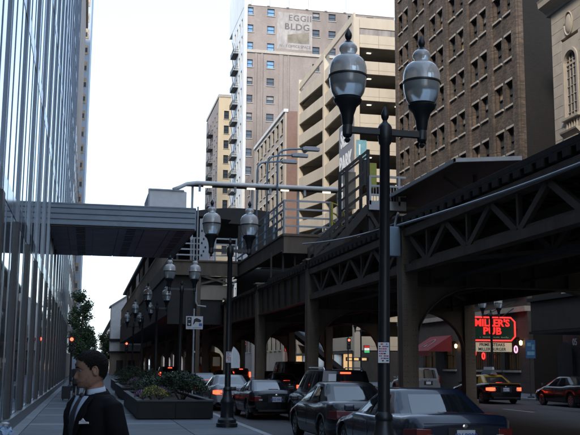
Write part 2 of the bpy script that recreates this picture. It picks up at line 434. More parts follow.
part('bottom_trim', MB().box(BX0, BX1+.03, BY0-.02, BY0+.11, BZ0-.03, BZ0+.018), 'steel_dark', br)
part('roof', MB().box(BX0, BX1, BY0+.17, BY1-.1, BZ1-.028, BZ1+.02), 'bridge_panel', br)
part('end_panel', MB().box(BX1, BX1+.06, BY0+.1, BY1-.1, BZ0, BZ1), 'bridge_panel', br)
nx, ny = 6, 5
for i in range(nx):
    for j in range(ny):
        x0 = BX0+(BX1-BX0)*i/nx; x1 = BX0+(BX1-BX0)*(i+1)/nx; y0 = BY0+.12+(BY1-BY0-.24)*j/ny; y1 = BY0+.12+(BY1-BY0-.24)*(j+1)/ny
        p = part('soffit_panel', MB().box(x0+.02, x1-.02, y0+.02, y1-.02, BZ0, BZ0+.05), 'bridge_soffit', br)
        if i % 2 == 1:
            for q in range(4):
                yy = y0+.35+q*.55
                part('vent', MB().box((x0+x1)/2-.22, (x0+x1)/2+.22, yy, yy+.16, BZ0-.012, BZ0-.001), 'steel_dark', p)
# roof light box, curved into the station canopy
rb = thing('roof_box', 'white metal box with a curved corner standing on the skywalk roof', 'roof box', (3.9, 51, BZ1))
poly = [(2.95, BZ1+.04), (4.95, BZ1+.04), (4.95, 10.9), (4.8, 10.95)] + [(4.8-1.85*t, 10.95+.05*math.sin(t*3)) for t in (.3, .6, 1)]
part('panel', MB().prism(poly, 'y', 50, 54.5), 'station_white', rb)
part('edge_trim', MB().bar((2.93, 49.97, BZ1+.05), (2.93, 49.97, 11.0), .08, .08).bar((2.93, 49.96, 10.98), (4.8, 49.96, 10.97), .07, .07), 'station_grey', rb)

# ================================================================== ELEVATED RAILWAY
el = thing('elevated_railway', 'brown riveted steel elevated railway running above the street', 'railway', (12, 60, -.15))
LX, RX = 8.7, 15.3
BENTS = [2.0+11.5*i for i in range(36)]     # 2, 13.5, 25, 36.5, 48 ...
def column_mb():
    m = MB(); h = 6.0
    m.box(-.225, .225, -.225, -.195, 0, h); m.box(-.225, .225, .195, .225, 0, h); m.box(-.03, .03, -.195, .195, 0, h)
    m.box(-.195, -.17, -.195, .195, 0, h); m.box(.17, .195, -.195, .195, 0, h)
    m.box(-.36, .36, -.36, .36, 0, .12); m.box(-.29, .29, -.29, .29, .12, .5); m.box(-.32, .32, -.32, .32, h, h+.06)
    return m
def rivets_mb():
    m = MB()
    for z in [i*.14+.6 for i in range(40)]:
        for x in (-.17, -.09, .09, .17):
            c = (x, -.225, z); r = .019
            m.add([(x-r, -.2255, z-r), (x+r, -.2255, z-r), (x+r, -.2255, z+r), (x-r, -.2255, z+r), (x, -.243, z)], [(0,1,4),(1,2,4),(2,3,4),(3,0,4)])
    return m
cme = column_mb().mesh('column', 'steel_lit'); rme = rivets_mb().mesh('rivets', 'steel_lit')
def knee_mb(s):      # arched web plate from a column towards the middle of the street
    n = 9; pts = [(s*.2, 2.3)]
    for i in range(n):
        t = math.pi/2*i/(n-1); pts.append((s*(.22+1.9*(1-math.cos(t))), 2.3+1.62*math.sin(t)))
    poly = [(s*.2, 3.95)] + [(x, z) for x, z in pts]
    m = MB().prism(poly, 'y', -.03, .03)
    for (x0, z0), (x1, z1) in zip(pts[1:], pts[2:]): m.bar((x0, 0, z0), (x1, 0, z1), .34, .03, (0,0,1) if abs(x1-x0) > abs(z1-z0) else (1,0,0))
    return m
kL = knee_mb(1).mesh('knee_brace', 'steel_lit'); kR = knee_mb(-1).mesh('knee_brace', 'steel_lit')
def cross_mb():
    m = MB(); a, b = .18, RX-LX-.18
    m.box(a, b, -.03, .03, 3.95, 5.3); m.box(a, b, -.2, .2, 3.92, 3.95); m.box(a, b, -.2, .2, 5.3, 5.33)
    for i in range(6): x = a+.5+(b-a-1)*i/5; m.box(x-.03, x+.03, -.16, -.031, 3.96, 5.29); m.box(x-.03, x+.03, .031, .16, 3.96, 5.29)
    return m
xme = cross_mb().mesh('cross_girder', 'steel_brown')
for y in BENTS:
    for x, kn in ((LX, kL), (RX, kR)):
        c = inst('column', cme, el, (x, y, -.15))
        if 10 < y < 60: inst('rivets', rme, c, (0, 0, 0), local=True)['kind'] = 'stuff'
        inst('knee_brace', kn, c, (0, 0, .15), local=True)
    inst('cross_girder', xme, el, (LX, y, 0))
# near span on the pavement side: open lattice truss
def span(x, y0, y1, n, kind):
    z0, z1 = 4.28, 5.5
    if kind == 'truss':
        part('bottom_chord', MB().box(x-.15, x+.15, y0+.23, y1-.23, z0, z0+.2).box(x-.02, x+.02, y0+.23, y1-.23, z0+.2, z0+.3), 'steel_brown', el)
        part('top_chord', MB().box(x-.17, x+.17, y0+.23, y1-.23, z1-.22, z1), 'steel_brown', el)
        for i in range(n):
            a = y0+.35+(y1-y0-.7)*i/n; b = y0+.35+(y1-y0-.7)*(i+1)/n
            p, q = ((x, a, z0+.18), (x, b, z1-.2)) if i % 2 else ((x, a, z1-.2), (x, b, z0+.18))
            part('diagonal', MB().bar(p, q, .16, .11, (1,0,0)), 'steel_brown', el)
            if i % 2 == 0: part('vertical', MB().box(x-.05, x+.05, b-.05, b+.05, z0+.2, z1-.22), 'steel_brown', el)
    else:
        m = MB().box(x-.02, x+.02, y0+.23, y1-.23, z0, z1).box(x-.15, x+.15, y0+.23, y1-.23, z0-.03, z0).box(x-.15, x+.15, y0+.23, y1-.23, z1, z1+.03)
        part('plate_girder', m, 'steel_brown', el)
        for i in range(8):
            yy = y0+.8+(y1-y0-1.6)*i/7
            part('stiffener', MB().box(x-.12, x-.021, yy-.03, yy+.03, z0+.01, z1-.01), 'steel_brown', el)
for k in range(len(BENTS)-1):
    y0, y1 = BENTS[k], BENTS[k+1]
    if y0 > 120: 
        part('plate_girder', MB().box(LX-.15, LX+.15, y0, y1, 4.28, 5.5).box(RX-.15, RX+.15, y0, y1, 4.28, 5.5), 'steel_brown', el); continue
    span(LX, y0, y1, 8, 'truss' if y0 < 30 else 'plate')
    for xx in (10.9, 13.1): 
        if y0 < 60: span(xx, y0, y1, 8, 'truss' if y0 < 20 else 'solid') if y0 < 20 else part('stringer', MB().box(xx-.14, xx+.14, y0, y1, 4.5, 5.52), 'steel_brown', el)
    span(RX, y0, y1, 8, 'truss' if y0 < 20 else 'plate')
    # lateral bracing seen from below
    part('lateral_brace', MB().bar((LX, y0, 4.4), (RX, y1, 4.4), .12, .1).bar((RX, y0, 4.52), (LX, y1, 4.52), .12, .1), 'steel_brown', el)
tie = MB().box(-3.55, 3.55, -.12, .12, 0, .16).mesh('tie', 'timber_tie')
y = 4.0
while y < 40: inst('tie', tie, el, (12, y, 5.535)); y += .52
tm = MB()
while y < 400: tm.box(8.45, 15.55, y-.12, y+.12, 5.535, 5.695); y += .52
part('far_ties', tm, 'timber_tie', el, kind='stuff')
for q in range(9): part('deck_plank', MB().box(8.5+q*.78, 8.5+q*.78+.75, 0, 400, 5.696, 5.73), 'timber_tie', el)
for x in (9.4, 10.84, 13.16, 14.6): part('rail', MB().box(x-.035, x+.035, 0, 400, 5.74, 5.88), 'rail_steel', el)
for x, n in ((15.95, 1),):
    for q in range(3): part('walkway_plank', MB().box(x-.3+.2*q, x-.12+.2*q, 0, 38.5, 5.74, 5.79), 'timber_deck', el)
part('guard_timber', MB().box(8.5, 8.66, 0, 45, 5.735, 5.86), 'timber_tie', el)
# sagging cable and conduit along the edge
pth = [(8.4, 2+1.0*i, 5.62-.36*math.sin(math.pi*((2+i-2) % 23.2)/23.2)) for i in range(24)]
part('cable', MB().tube(pth, .035, 6), 'station_grey', el, smooth=True)
part('conduit', MB().tube([(8.42, 24.9, 5.98), (8.36, 25.0, 5.7), (8.3, 25.05, 5.0)], .03, 6), 'station_grey', el)
ph = [(8.52, 25.4+1.0*i, 5.75+.9*(i/12)**1.5) for i in range(13)]
part('cable', MB().tube(ph, .03, 6), 'station_grey', el, smooth=True)
part('junction_box', MB().box(8.0, 8.42, 24.72, 25.05, 4.72, 5.55), 'station_blue', el, bevel=.02)
# thin pipes and hangers below the deck
for x, z in ((9.6, 4.1), (12.2, 4.15), (14.4, 4.1)):
    part('pipe', MB().tube([(x, 2, z), (x, 390, z)], .05, 6), 'steel_dark', el)
# ================================================================== STATION
st = thing('station_platform', 'grey railed station platform and stairs above the street', 'station', (10, 60, 8.2))
DZ = 8.35
part('end_girder', MB().box(9.6, 13.4, 46.5, 46.62, DZ-.95, DZ-.12).box(9.55, 13.45, 46.42, 46.7, DZ-.12, DZ).box(9.55, 13.45, 46.44, 46.7, DZ-1.0, DZ-.95), 'steel_brown', st)
part('edge_girder', MB().box(9.6, 9.7, 46.62, 63, DZ-.85, DZ-.1).box(9.52, 9.8, 46.7, 63, DZ-.1, DZ).box(9.52, 9.8, 46.7, 63, DZ-.9, DZ-.85), 'steel_brown', st)
for i in range(16):
    part('deck_plank', MB().box(9.8, 13.4, 46.75+i*1.0, 46.75+i*1.0+.97, DZ-.06, DZ), 'timber_deck', st)
def railing(p0, p1, n, m='station_blue', h=1.75, rails=4, pr=.05):
    p0, p1 = Vector(p0), Vector(p1)
    for i in range(n+1):
        p = p0.lerp(p1, i/n); part('rail_post', MB().box(p.x-pr, p.x+pr, p.y-pr, p.y+pr, p.z, p.z+h), m, st)
    for j in range(rails):
        z = h*(j+1)/rails-.04
        part('rail_bar', MB().bar(p0+Vector((0,0,z)), p1+Vector((0,0,z)), .05, .09), m, st)
railing((9.62, 46.5, DZ), (12.05, 46.5, DZ), 1, 'station_grey')
railing((9.62, 46.62, DZ), (9.62, 62.6, DZ), 6, 'station_blue')
railing((12.9, 48.5, DZ), (12.9, 62, DZ), 5, 'station_grey', 1.2, 3)
# yellow curved hoops beside the stair head
for j, r in enumerate((1.55, 1.05, .6)):
    pts = [(12.1+r*.55*math.sin(a), 46.4, DZ+.1+r*math.cos(a)) for a in [math.pi/2*i/8 for i in range(9)]]
    part('safety_hoop', MB().tube(pts, .045, 6), 'yellow_paint', st, smooth=True)
part('hoop_post', MB().box(12.05, 12.15, 46.33, 46.43, DZ, DZ+1.7), 'yellow_paint', st)
# platform end toward the skywalk
part('front_girder', MB().box(4.9, 9.5, 61.0, 61.12, 7.55, 8.35).box(4.9, 9.52, 60.9, 61.2, 8.35, 8.45).box(4.9, 9.52, 60.9, 61.2, 7.46, 7.55), 'steel_brown', st)
part('cross_brace', MB().bar((7.05, 61.05, 6.9), (9.3, 61.05, 7.5), .08, .12).bar((7.05, 61.02, 7.46), (9.3, 61.02, 6.85), .08, .12), 'steel_brown', st)
part('wall_panel', MB().box(6.95, 9.3, 61.2, 61.3, 5.9, 6.85), 'terracotta_tan', st)
part('support_post', MB().box(6.85, 7.1, 60.98, 61.22, -.15, 7.46), 'steel_brown', st)
railing((5.2, 61.0, 8.45), (9.4, 61.0, 8.45), 3, 'station_grey', 1.5, 4)
part('light_mast', MB().tube([(6.75, 60.5, 5.6), (6.75, 60.5, 11.9)], .055, 8), 'station_grey', st)
part('drain_pipe', MB().tube([(6.75, 60.45, 5.7), (6.85, 60.45, 5.45), (7.4, 60.45, 5.4)], .06, 8), 'station_grey', st)
# perforated panel beside the mast
pp = part('mesh_panel', MB().box(6.95, 7.55, 60.96, 60.98, 8.45, 11.2), 'station_grey', st)
mb = MB()
for j in range(9): mb.box(7.05+.12*(j % 3), 7.15+.12*(j % 3), 60.945, 60.959, 8.7+j*.27, 8.84+j*.27)
part('hole', mb, 'core_dark', pp)
# long platform on the pavement side, seen receding behind the skywalk
for i in range(17):
    y0 = 61.3+i*5
    part('fascia_board', MB().box(4.88, 4.98, y0, y0+4.94, 7.5, 8.4), 'steel_brown', st)
    part('deck_slab', MB().box(4.99, 8.3, y0, y0+4.97, 8.2, 8.36), 'steel_dark', st)
    mb = MB()
    for q in range(12): mb.box(4.92, 4.96, y0+.1+q*.4, y0+.22+q*.4, 8.42, 9.7)
    mb.box(4.9, 4.99, y0, y0+4.95, 9.7, 9.8)
    part('slat_railing', mb, 'terracotta_tan', st)
    if i % 2 == 0:
        part('canopy_post', MB().box(6.4, 6.55, y0+.1, y0+.25, 8.36, 11.6), 'station_grey', st)
        part('bracket', MB().bar((5.0, y0+.2, 7.6), (8.6, y0+.2, 5.4), .14, .2).box(4.98, 8.7, y0+.1, y0+.3, 7.5, 7.75), 'steel_brown', st)
part('canopy_roof', MB().prism([(4.95, 11.7), (9.2, 11.35), (9.2, 11.5), (4.95, 11.85)], 'y', 62, 140), 'steel_dark', st)
part('arch_canopy', MB().prism([(6.9, 11.4)]+[(6.9+5.2*i/8, 11.9+.55*math.sin(math.pi*(.15+.6*i/8))) for i in range(9)]+[(12.1, 11.3)], 'y', 63.6, 75), 'steel_dark', st)
part('canopy_edge', MB().box(4.86, 4.94, 66, 140, 11.66, 11.9), 'station_white', st)
for i, y0 in enumerate((84, 92, 100, 116, 124)):
    part('advert_panel', MB().box(5.05, 5.1, y0, y0+5, 8.6, 11.2), ('terracotta_tan', 'brick_red', 'station_white')[i % 3], st)
part('back_screen', MB().box(8.2, 8.28, 77, 149, 8.4, 11.4), 'steel_dark', st)
part('shade_screen', MB().box(9.8, 15.2, 63.1, 63.2, 5.8, 8.2), 'steel_dark', st)  # dark sheet added to stand in for shade under the deck
part('shade_screen', MB().box(5.02, 8.6, 61.35, 61.45, 4.3, 7.45), 'steel_dark', st)  # dark sheet added to close the light gap below the platform end
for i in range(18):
    part('shade_skirt', MB().box(5.0, 5.06, 61.5+i*4.9, 61.5+i*4.9+4.85, 5.0, 7.48), 'steel_dark', st)  # dark panels added in place of the shade below the platform edge
part('shade_floor', MB().box(4.99, 8.5, 61.46, 149.8, 4.9, 4.995), 'steel_dark', st)  # dark sheet added to keep the platform underside black
# crossing canopy with a light tube edge
part('crossing_roof', MB().box(5.0, 13.7, 50.1, 50.75, 11.36, 11.44), 'steel_dark', st)
tp = [(4.2, 50, 11.0), (4.55, 50, 11.15), (4.95, 50, 11.36), (5.5, 50, 11.45), (13.85, 50, 11.45)]
part('roof_tube', MB().tube(tp, .11, 10), 'station_white', st, smooth=True)
for i in range(5): part('roof_bracket', MB().box(5.6+i*1.95, 5.72+i*1.95, 50.05, 50.2, 11.0, 11.36), 'station_grey', st)
for x in (5.3, 8.6, 11.2, 13.5):
    for yy in (50.4,): part('canopy_post', MB().box(x-.06, x+.06, yy-.06, yy+.06, DZ, 11.3), 'station_grey', st)
mat('fluorescent', (.8,.8,.75), .5, emit=(1,.92,.7), estr=.7)
for x, yy in ((5.9, 50.3), (8.3, 50.3), (10.2, 50.3), (12.6, 50.3)):
    part('strip_light', MB().box(x, x+.45, yy, yy+.12, 11.28, 11.35), 'fluorescent', st)
# shelter wall and stair tower in the depth of the station
part('shelter_wall', MB().box(9.9, 12.6, 63.5, 63.6, DZ, 11.2), 'steel_dark', st)
part('shelter_band', MB().box(9.9, 12.6, 63.4, 63.5, DZ+.5, DZ+.9), 'station_white', st)
part('back_wall', MB().box(5.2, 9.0, 76, 76.2, 8.36, 11.3), 'steel_dark', st)
# light masts with bent arms and long heads
for y0, h, hx in ((49.6, 13.45, 1.55), (52.6, 13.75, 1.6), (56.0, 14.1, 1.7)):
    ar = [(9.85, y0, DZ), (9.85, y0, h-.6), (9.9, y0, h-.25), (10.1, y0, h-.05), (10.5, y0, h+.05), (9.85+hx, y0, h+.12)]
    part('light_mast', MB().tube(ar, .055, 8), 'station_blue', st, smooth=True)
    part('lamp_head', MB().box(9.7+hx, 10.65+hx, y0-.16, y0+.16, h+.02, h+.2).box(9.8+hx, 10.5+hx, y0-.1, y0+.1, h+.2, h+.26), 'station_grey', st, bevel=.02)
# stair flight with framed sides up to the landing
S0, S1 = (10.9, 44.2, 7.4), (13.3, 44.2, 9.55)
for yy in (43.9, 45.2):
    part('stringer', MB().bar((10.6, yy, 6.3), (13.3, yy, 9.45), .1, .35), 'steel_dark', st)
    for j, dz in enumerate((.55, 1.1, 1.7, 2.4)):
        part('stair_rail', MB().bar((12.2, yy, 8.5+dz+.3), (13.3, yy, 9.55+dz+.12), .06, .1), 'steel_dark', st)
    part('frame_post', MB().box(12.13, 12.27, yy-.07, yy+.07, 7.9, 11.35), 'steel_dark', st)
    part('frame_post', MB().box(13.23, 13.37, yy-.07, yy+.07, 9.0, 12.35), 'steel_dark', st)
    part('frame_top', MB().bar((12.2, yy, 11.35), (13.3, yy, 12.3), .1, .13), 'steel_dark', st)
    for j, dz in enumerate((.35, .7, 1.05)):
        part('stair_rail', MB().bar((10.6, yy, 6.4+dz), (12.2, yy, 7.9+dz), .07, .12), 'steel_dark', st)
    part('frame_post', MB().box(10.55, 10.67, yy-.06, yy+.06, 5.6, 7.5), 'steel_dark', st)
    part('frame_post', MB().box(11.35, 11.47, yy-.06, yy+.06, 6.2, 8.2), 'steel_dark', st)
for i in range(11):
    t = i/10; part('stair_tread', MB().box(10.65+2.6*t-.13, 10.65+2.6*t+.15, 43.95, 45.15, 6.5+2.9*t, 6.55+2.9*t), 'timber_deck', st)
part('landing', MB().box(13.3, 16.2, 43.8, 47, 9.4, 9.55), 'steel_brown', st)
part('landing_edge', MB().box(13.28, 15.2, 43.7, 43.79, 9.3, 9.75), 'station_grey', st)
for x in (13.35, 14.1, 14.85): part('rail_post', MB().box(x-.05, x+.05, 43.7, 43.8, 9.55, 11.0), 'station_grey', st)
for z in (10.05, 10.5, 10.98): part('rail_bar', MB().box(13.35, 15.2, 43.71, 43.79, z-.05, z+.05), 'station_grey', st)
for q in range(9): part('baluster', MB().box(13.5+q*.15, 13.53+q*.15, 43.73, 43.76, 9.76, 10.46), 'station_grey', st)
part('landing_brace', MB().bar((11.7, 43.9, 6.2), (14.6, 43.9, 9.3), .1, .18).bar((13.3, 43.95, 9.3), (15.2, 43.95, 6.2), .1, .18), 'steel_dark', st)
part('landing_post', MB().box(13.35, 13.6, 44.0, 44.25, 5.9, 9.4), 'steel_dark', st)
part('landing_post', MB().box(15.9, 16.15, 44.0, 44.25, 5.9, 9.4), 'steel_dark', st)
part('sign_box', MB().box(13.72, 14.25, 45.5, 45.72, 10.75, 12.05), 'olive_sign', st, bevel=.02)
part('sign_edge', MB().box(13.55, 13.71, 45.48, 45.74, 10.85, 12.15), 'steel_dark', st)
part('board', MB().box(12.45, 13.1, 45.4, 45.5, 9.6, 11.5), 'terracotta_tan', st)
part('cable_tray', MB().bar((10.2, 42.5, 5.9), (14.2, 43.2, 8.3), .12, .1), 'station_grey', st)
# stair run going down to the street on the pavement side (dark frame under the platform)
for i in range(7):
    part('hanger', MB().box(9.0+i*.62, 9.08+i*.62, 46.9, 47.0, 6.0, 7.4), 'steel_dark', st)
# far side platform and its flat canopy
sp = thing('far_station_platform', 'dark flat canopy and platform on the far side of the tracks', 'station', (16.2, 50, 6))
part('canopy_roof', MB().prism([(14.47, 9.98), (17.4, 10.22), (17.4, 10.36), (14.47, 10.1)], 'y', 35.5, 95), 'steel_dark', sp)
part('canopy_edge', MB().box(14.4, 14.465, 35.4, 95, 9.97, 10.14), 'station_grey', sp)
part('canopy_end', MB().prism([(14.4, 9.98), (17.4, 10.22), (17.4, 10.4), (14.4, 10.14)], 'y', 35.4, 35.495), 'station_grey', sp)
part('deck', MB().box(15.6, 18.4, 38, 110, 6.8, 7.1), 'timber_deck', sp)
for i in range(6):
    y0 = 38.5+i*9
    part('canopy_post', MB().box(16.6, 16.75, y0, y0+.15, 7.1, 10.17), 'steel_dark', sp)
    part('knee_bracket', MB().bar((16.6, y0+.07, 9.2), (15.2, y0+.07, 10.0), .08, .1), 'steel_dark', sp)
    part('deck_bracket', MB().bar((15.5, y0+.07, 5.2), (18.2, y0+.07, 6.75), .12, .16), 'steel_dark', sp)
for j in range(3): part('rail_bar', MB().box(18.2, 18.26, 38, 110, 7.5+j*.4, 7.56+j*.4), 'station_grey', sp)
# white stair house closing the view under the platform
wh = thing('stair_house', 'pale grey station stair house with sloping roof at the end of the platform', 'building', (6, 152, 0))
part('wall', MB().prism([(3.55, 3.7), (8.2, 3.7), (8.2, 13.0), (7.0, 13.0), (3.55, 10.7)], 'y', 150, 156), 'station_white', wh)
part('roof_edge', MB().bar((3.3, 153, 10.62), (7.1, 153, 13.12), 6.6, .18, (0,0,1)), 'station_grey', wh)
part('base_wall', MB().box(3.7, 8.2, 150.3, 156, 0, 3.4), 'terracotta_tan', wh)
part('beam', MB().box(3.2, 8.2, 149.8, 150.2, 3.4, 3.7).box(3.4, 8.2, 149.7, 150.0, 5.2, 5.6), 'iron_black', wh)
for x in (4.6, 6.4): part('door', MB().box(x, x+1.0, 150.2, 150.3, 0, 2.3), 'window_frame', wh)

fp = thing('distant_platform', 'distant dark platform and canopy continuing beyond the pale stair house', 'station', (6.5, 260, 7.5))
part('deck', MB().box(4.9, 8.3, 157, 400, 7.5, 8.4), 'steel_brown', fp)
part('windbreak', MB().box(4.95, 5.05, 157, 400, 8.41, 9.9), 'terracotta_tan', fp)
part('canopy', MB().box(4.9, 9.2, 157, 400, 11.4, 11.7), 'steel_dark', fp)
for i in range(16): part('post', MB().box(6.4, 6.6, 160+i*15, 160.2+i*15, 8.4, 11.4), 'steel_dark', fp)
# ================================================================== BUILDINGS ON THE FAR SIDE
WINM = {}
def window_meshes(w, h, style):
    k = (round(w, 2), round(h, 2), style)
    if k not in WINM:
        t = .07; f = MB()
        f.box(-w/2, -w/2+t, 0, .12, -h/2, h/2).box(w/2-t, w/2, 0, .12, -h/2, h/2).box(-w/2+t, w/2-t, 0, .12, h/2-t, h/2).box(-w/2+t, w/2-t, 0, .12, -h/2, -h/2+t)
        f.box(-w/2+t, w/2-t, -.02, .1, -.035, .035)
        if style == 'cross': f.box(-.025, .025, .0, .1, .036, h/2-t).box(-.025, .025, 0, .1, -h/2+t, -.036)
        up = MB().box(-w/2+t, w/2-t, .05, .07, .036, h/2-t)
        lo = MB().box(-w/2+t, w/2-t, .08, .1, -h/2+t, -.036)
        WINM[k] = (f.mesh('window', 'window_frame'), up, lo, {})
    return WINM[k]
def add_window(parent, axis, pl, u, z, w, h, style='plain', upm='window_glass', lom='window_glass', frame=None):
    f, up, lo, cache = window_meshes(w, h, style)
    rz = R(-90) if axis == 'x' else 0
    loc = (pl, u, z) if axis == 'x' else (u, pl, z)
    o = inst('window', f, parent, loc, rz)
    for key, mbs, mm in (('u', up, upm), ('l', lo, lom)):
        if (key, mm) not in cache: cache[(key, mm)] = mbs.mesh('pane', mm)
        inst('pane', cache[(key, mm)], o, (0, 0, 0), local=True)
    return o
def wall_boxes(mb, axis, pl, depth, u0, u1, z0, z1):
    if axis == 'x': mb.box(pl, pl+depth, u0, u1, z0, z1)
    else: mb.box(u0, u1, pl, pl+depth, z0, z1)
def facade(parent, axis, pl, u0, u1, z0, z1, cols, rows, m, depth=.3, rec=.18, sill='sill_stone', lintel=None, style='plain', pick=None, bname='wall'):
    mb = MB(); cols = sorted(cols); rows = sorted(rows); prev = u0
    for a, b in cols:
        wall_boxes(mb, axis, pl, depth, prev, a, z0, z1); prev = b
        pz = z0
        for c, d in rows: wall_boxes(mb, axis, pl, depth, a, b, pz, c); pz = d
        wall_boxes(mb, axis, pl, depth, a, b, pz, z1)
    wall_boxes(mb, axis, pl, depth, prev, u1, z0, z1)
    o = part(bname, mb, m, parent)
    for a, b in cols:
        for c, d in rows:
            um, lm = pick(a, c) if pick else ('window_glass', 'window_glass')
            win = add_window(parent, axis, pl+rec, (a+b)/2, (c+d)/2, b-a, d-c, style, um, lm)
            if sill:
                s = MB(); s.box(-(b-a)/2-.12, (b-a)/2+.12, -rec-.12, -rec-.002, -(d-c)/2-.14, -(d-c)/2-.0)
                k = ('sill', round(b-a, 2), round(d-c, 2), rec, sill)
                if k not in WINM: WINM[k] = s.mesh('sill', sill)
                inst('sill', WINM[k], win, (0,0,0), local=True)
            if lintel:
                k = ('lintel', round(b-a, 2), round(d-c, 2), rec, lintel)
                if k not in WINM: WINM[k] = MB().box(-(b-a)/2-.1, (b-a)/2+.1, -rec-.06, -rec-.002, (d-c)/2, (d-c)/2+.16).mesh('lintel', lintel)
                inst('lintel', WINM[k], win, (0,0,0), local=True)
    return o
mat('shop_dark', (.05,.045,.042), .6, var=.2, scale=2)
rs = random.Random(5)
BXF = 28.5
# ---- brown brick loft building above the pub
bb = thing('brown_brick_building', 'tall dark brown brick building with paired windows above the pub', 'building', (40, 71, 0))
BY0_, BY1_ = 57.86, 84.3
cols = []
for c in (82.2, 77.85, 73.5, 69.05, 64.65, 60.4): cols += [(c-1.42, c-.32), (c+.32, c+1.42)]
rows = [(9.75+3.4*k, 11.5+3.4*k) for k in range(10)]
def pk(a, c):
    r = rs.random(); u = 'window_blind' if r < .22 else ('window_tan' if r < .3 else 'window_glass'); return (u, 'window_glass' if r > .08 else 'window_tan')
facade(bb, 'x', BXF, BY0_+.02, BY1_, 7.2, 46, cols, rows, 'brick_brown', depth=.35, rec=.24, lintel='sill_stone', pick=pk)
part('core', MB().box(BXF+.62, 60, BY0_+.62, BY1_-.3, 0, 46), 'core_dark', bb)
part('alley_wall', MB().box(BXF+.36, 60, BY0_, BY0_+.35, 0, 46), 'brick_shaded', bb)
part('rear_wall', MB().box(BXF+.36, 60, BY1_-.25, BY1_+.1, 0, 46), 'brick_brown', bb)
for y in (58.35, 62.5, 66.85, 71.25, 75.65, 80.0, 83.85):
    part('pilaster', MB().box(BXF-.16, BXF-.002, y-.42, y+.42, 7.2, 46), 'brick_brown', bb)
part('belt_course', MB().box(BXF-.3, BXF+.3, BY0_, BY1_, 6.7, 7.2), 'sill_stone', bb)
part('belt_course', MB().box(BXF-.22, BXF+.3, BY0_, BY1_, 5.4, 5.75), 'sill_stone', bb)
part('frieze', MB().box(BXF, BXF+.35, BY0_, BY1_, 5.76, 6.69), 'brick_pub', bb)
part('cornice', MB().box(BXF-.6, 60, BY0_-.1, BY1_+.2, 46, 47.4), 'sill_stone', bb)
# street level of the pub: stone blocks, barred windows, door
mat('warm_window', (.03,.025,.02), .1, spec=.8, var=.5, scale=2, emit=(1,.62,.28), estr=.005)
scol = [(59.2, 61.6), (62.2, 64.6), (65.2, 67.6), (70.5, 73.0), (75, 78), (79.5, 82.5)]
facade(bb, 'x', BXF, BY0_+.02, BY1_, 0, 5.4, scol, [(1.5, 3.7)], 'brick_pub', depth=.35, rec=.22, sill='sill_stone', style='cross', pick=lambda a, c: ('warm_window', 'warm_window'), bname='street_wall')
for a, b in scol[:3]:
    for q in range(7): part('window_bar', MB().box(BXF-.05, BXF-.01, a+.15+q*.35, a+.18+q*.35, 1.5, 3.7), 'iron_black', bb)
part('door', MB().box(BXF-.04, BXF-.005, 68.2, 69.8, .02, 2.6), 'window_frame', bb)
# red neon beer signs in the pub windows
mat('neon_red', (.5,.02,.02), .4, var=0, emit=(1,.035,.03), estr=.62)
mat('neon_text', (.5,.02,.02), .4, var=0, emit=(1,.03,.025), estr=.45)
mat('neon_multi', (.3,.3,.3), .4, var=0, emit=(.9,.4,.6), estr=.5)
mat('bulb_warm', (.8,.6,.4), .4, var=0, emit=(1,.6,.25), estr=1.6)
for nm, y, z, mm, lb in (('neon_sign', 66.6, 2.75, 'neon_red', 'red neon ring nearest the red awning in the pub window'), ('neon_sign', 65.0, 2.5, 'neon_red', 'small red neon ring in the middle pub window'),
                     ('neon_sign', 59.6, 2.9, 'neon_multi', 'pink neon sign in the pub window beside the letter board')):
    n = MB().tube([(BXF-.09, y+.22*math.cos(t), z+.22*math.sin(t)) for t in [2*math.pi*i/12 for i in range(13)]], .05, 6)
    tag(part(nm, n, mm, smooth=True), lb, 'neon sign', 'neon signs in the pub windows')
for y in (70.0, 67.9, 58.6):
    l_ = thing('wall_lantern', {70.0: 'lit wall lantern beside the red awning', 67.9: 'lit wall lantern beside the pub door', 58.6: 'lit wall lantern at the corner of the pub'}[y], 'lantern', (BXF-.2, y, 3.3), group='lanterns on the pub wall')
    part('bracket', MB().box(BXF-.2, BXF-.002, y-.03, y+.03, 3.5, 3.56), 'iron_black', l_)
    part('glass', MB().lathe([(.05, 0), (.1, .05), (.12, .25), (.03, .33)], (BXF-.2, y, 3.15), 8), 'bulb_warm', l_)
# pub sign
mat('sign_green', (.012,.06,.035), .4, var=.15, scale=4)
mat('sign_cream', (.75,.70,.52), .5, var=.05, emit=(1,.9,.6), estr=.05)
mat('letter_black', (.02,.02,.02), .6, var=0)
mat('script_green', (.25,.42,.33), .5, var=0)
ps = thing('pub_sign', 'projecting green pub sign with red neon letters and letter board', 'sign', (26.7, 59.5, 2.8))
sx0, sx1, sz0, sz1, ch = 24.95, 28.32, 3.42, 5.06, .3
octo = [(sx0+ch, sz0), (sx1-ch, sz0), (sx1, sz0+ch), (sx1, sz1-ch), (sx1-ch, sz1), (sx0+ch, sz1), (sx0, sz1-ch), (sx0, sz0+ch)]
part('board', MB().prism(octo, 'y', 59.4, 59.65), 'sign_green', ps)
nb = MB(); cxo, czo = (sx0+sx1)/2, (sz0+sz1)/2
oc2 = [(cxo+(a-cxo)*.97, czo+(b-czo)*.94) for a, b in octo]
part('neon_border', MB().tube([(a, 59.36, b) for a, b in oc2+[oc2[0]]], .055, 6), 'neon_red', ps, smooth=True)
text('lettering', "MILLER'S", .66, 'neon_text', ps, (26.62, 59.36, 4.62), '-y', .02, .022, 1.0, 1.02)
text('lettering', 'PUB', .66, 'neon_text', ps, (26.62, 59.36, 4.08), '-y', .02, .022, 1.05, 1.1)
scr = MB(); q = random.Random(2)
for x in [25.5+.11*i for i in range(22)]:
    if q.random() < .8: scr.box(x, x+.08, 59.37, 59.39, 3.64, 3.70+q.random()*.05)
part('script_line', scr, 'script_green', ps)
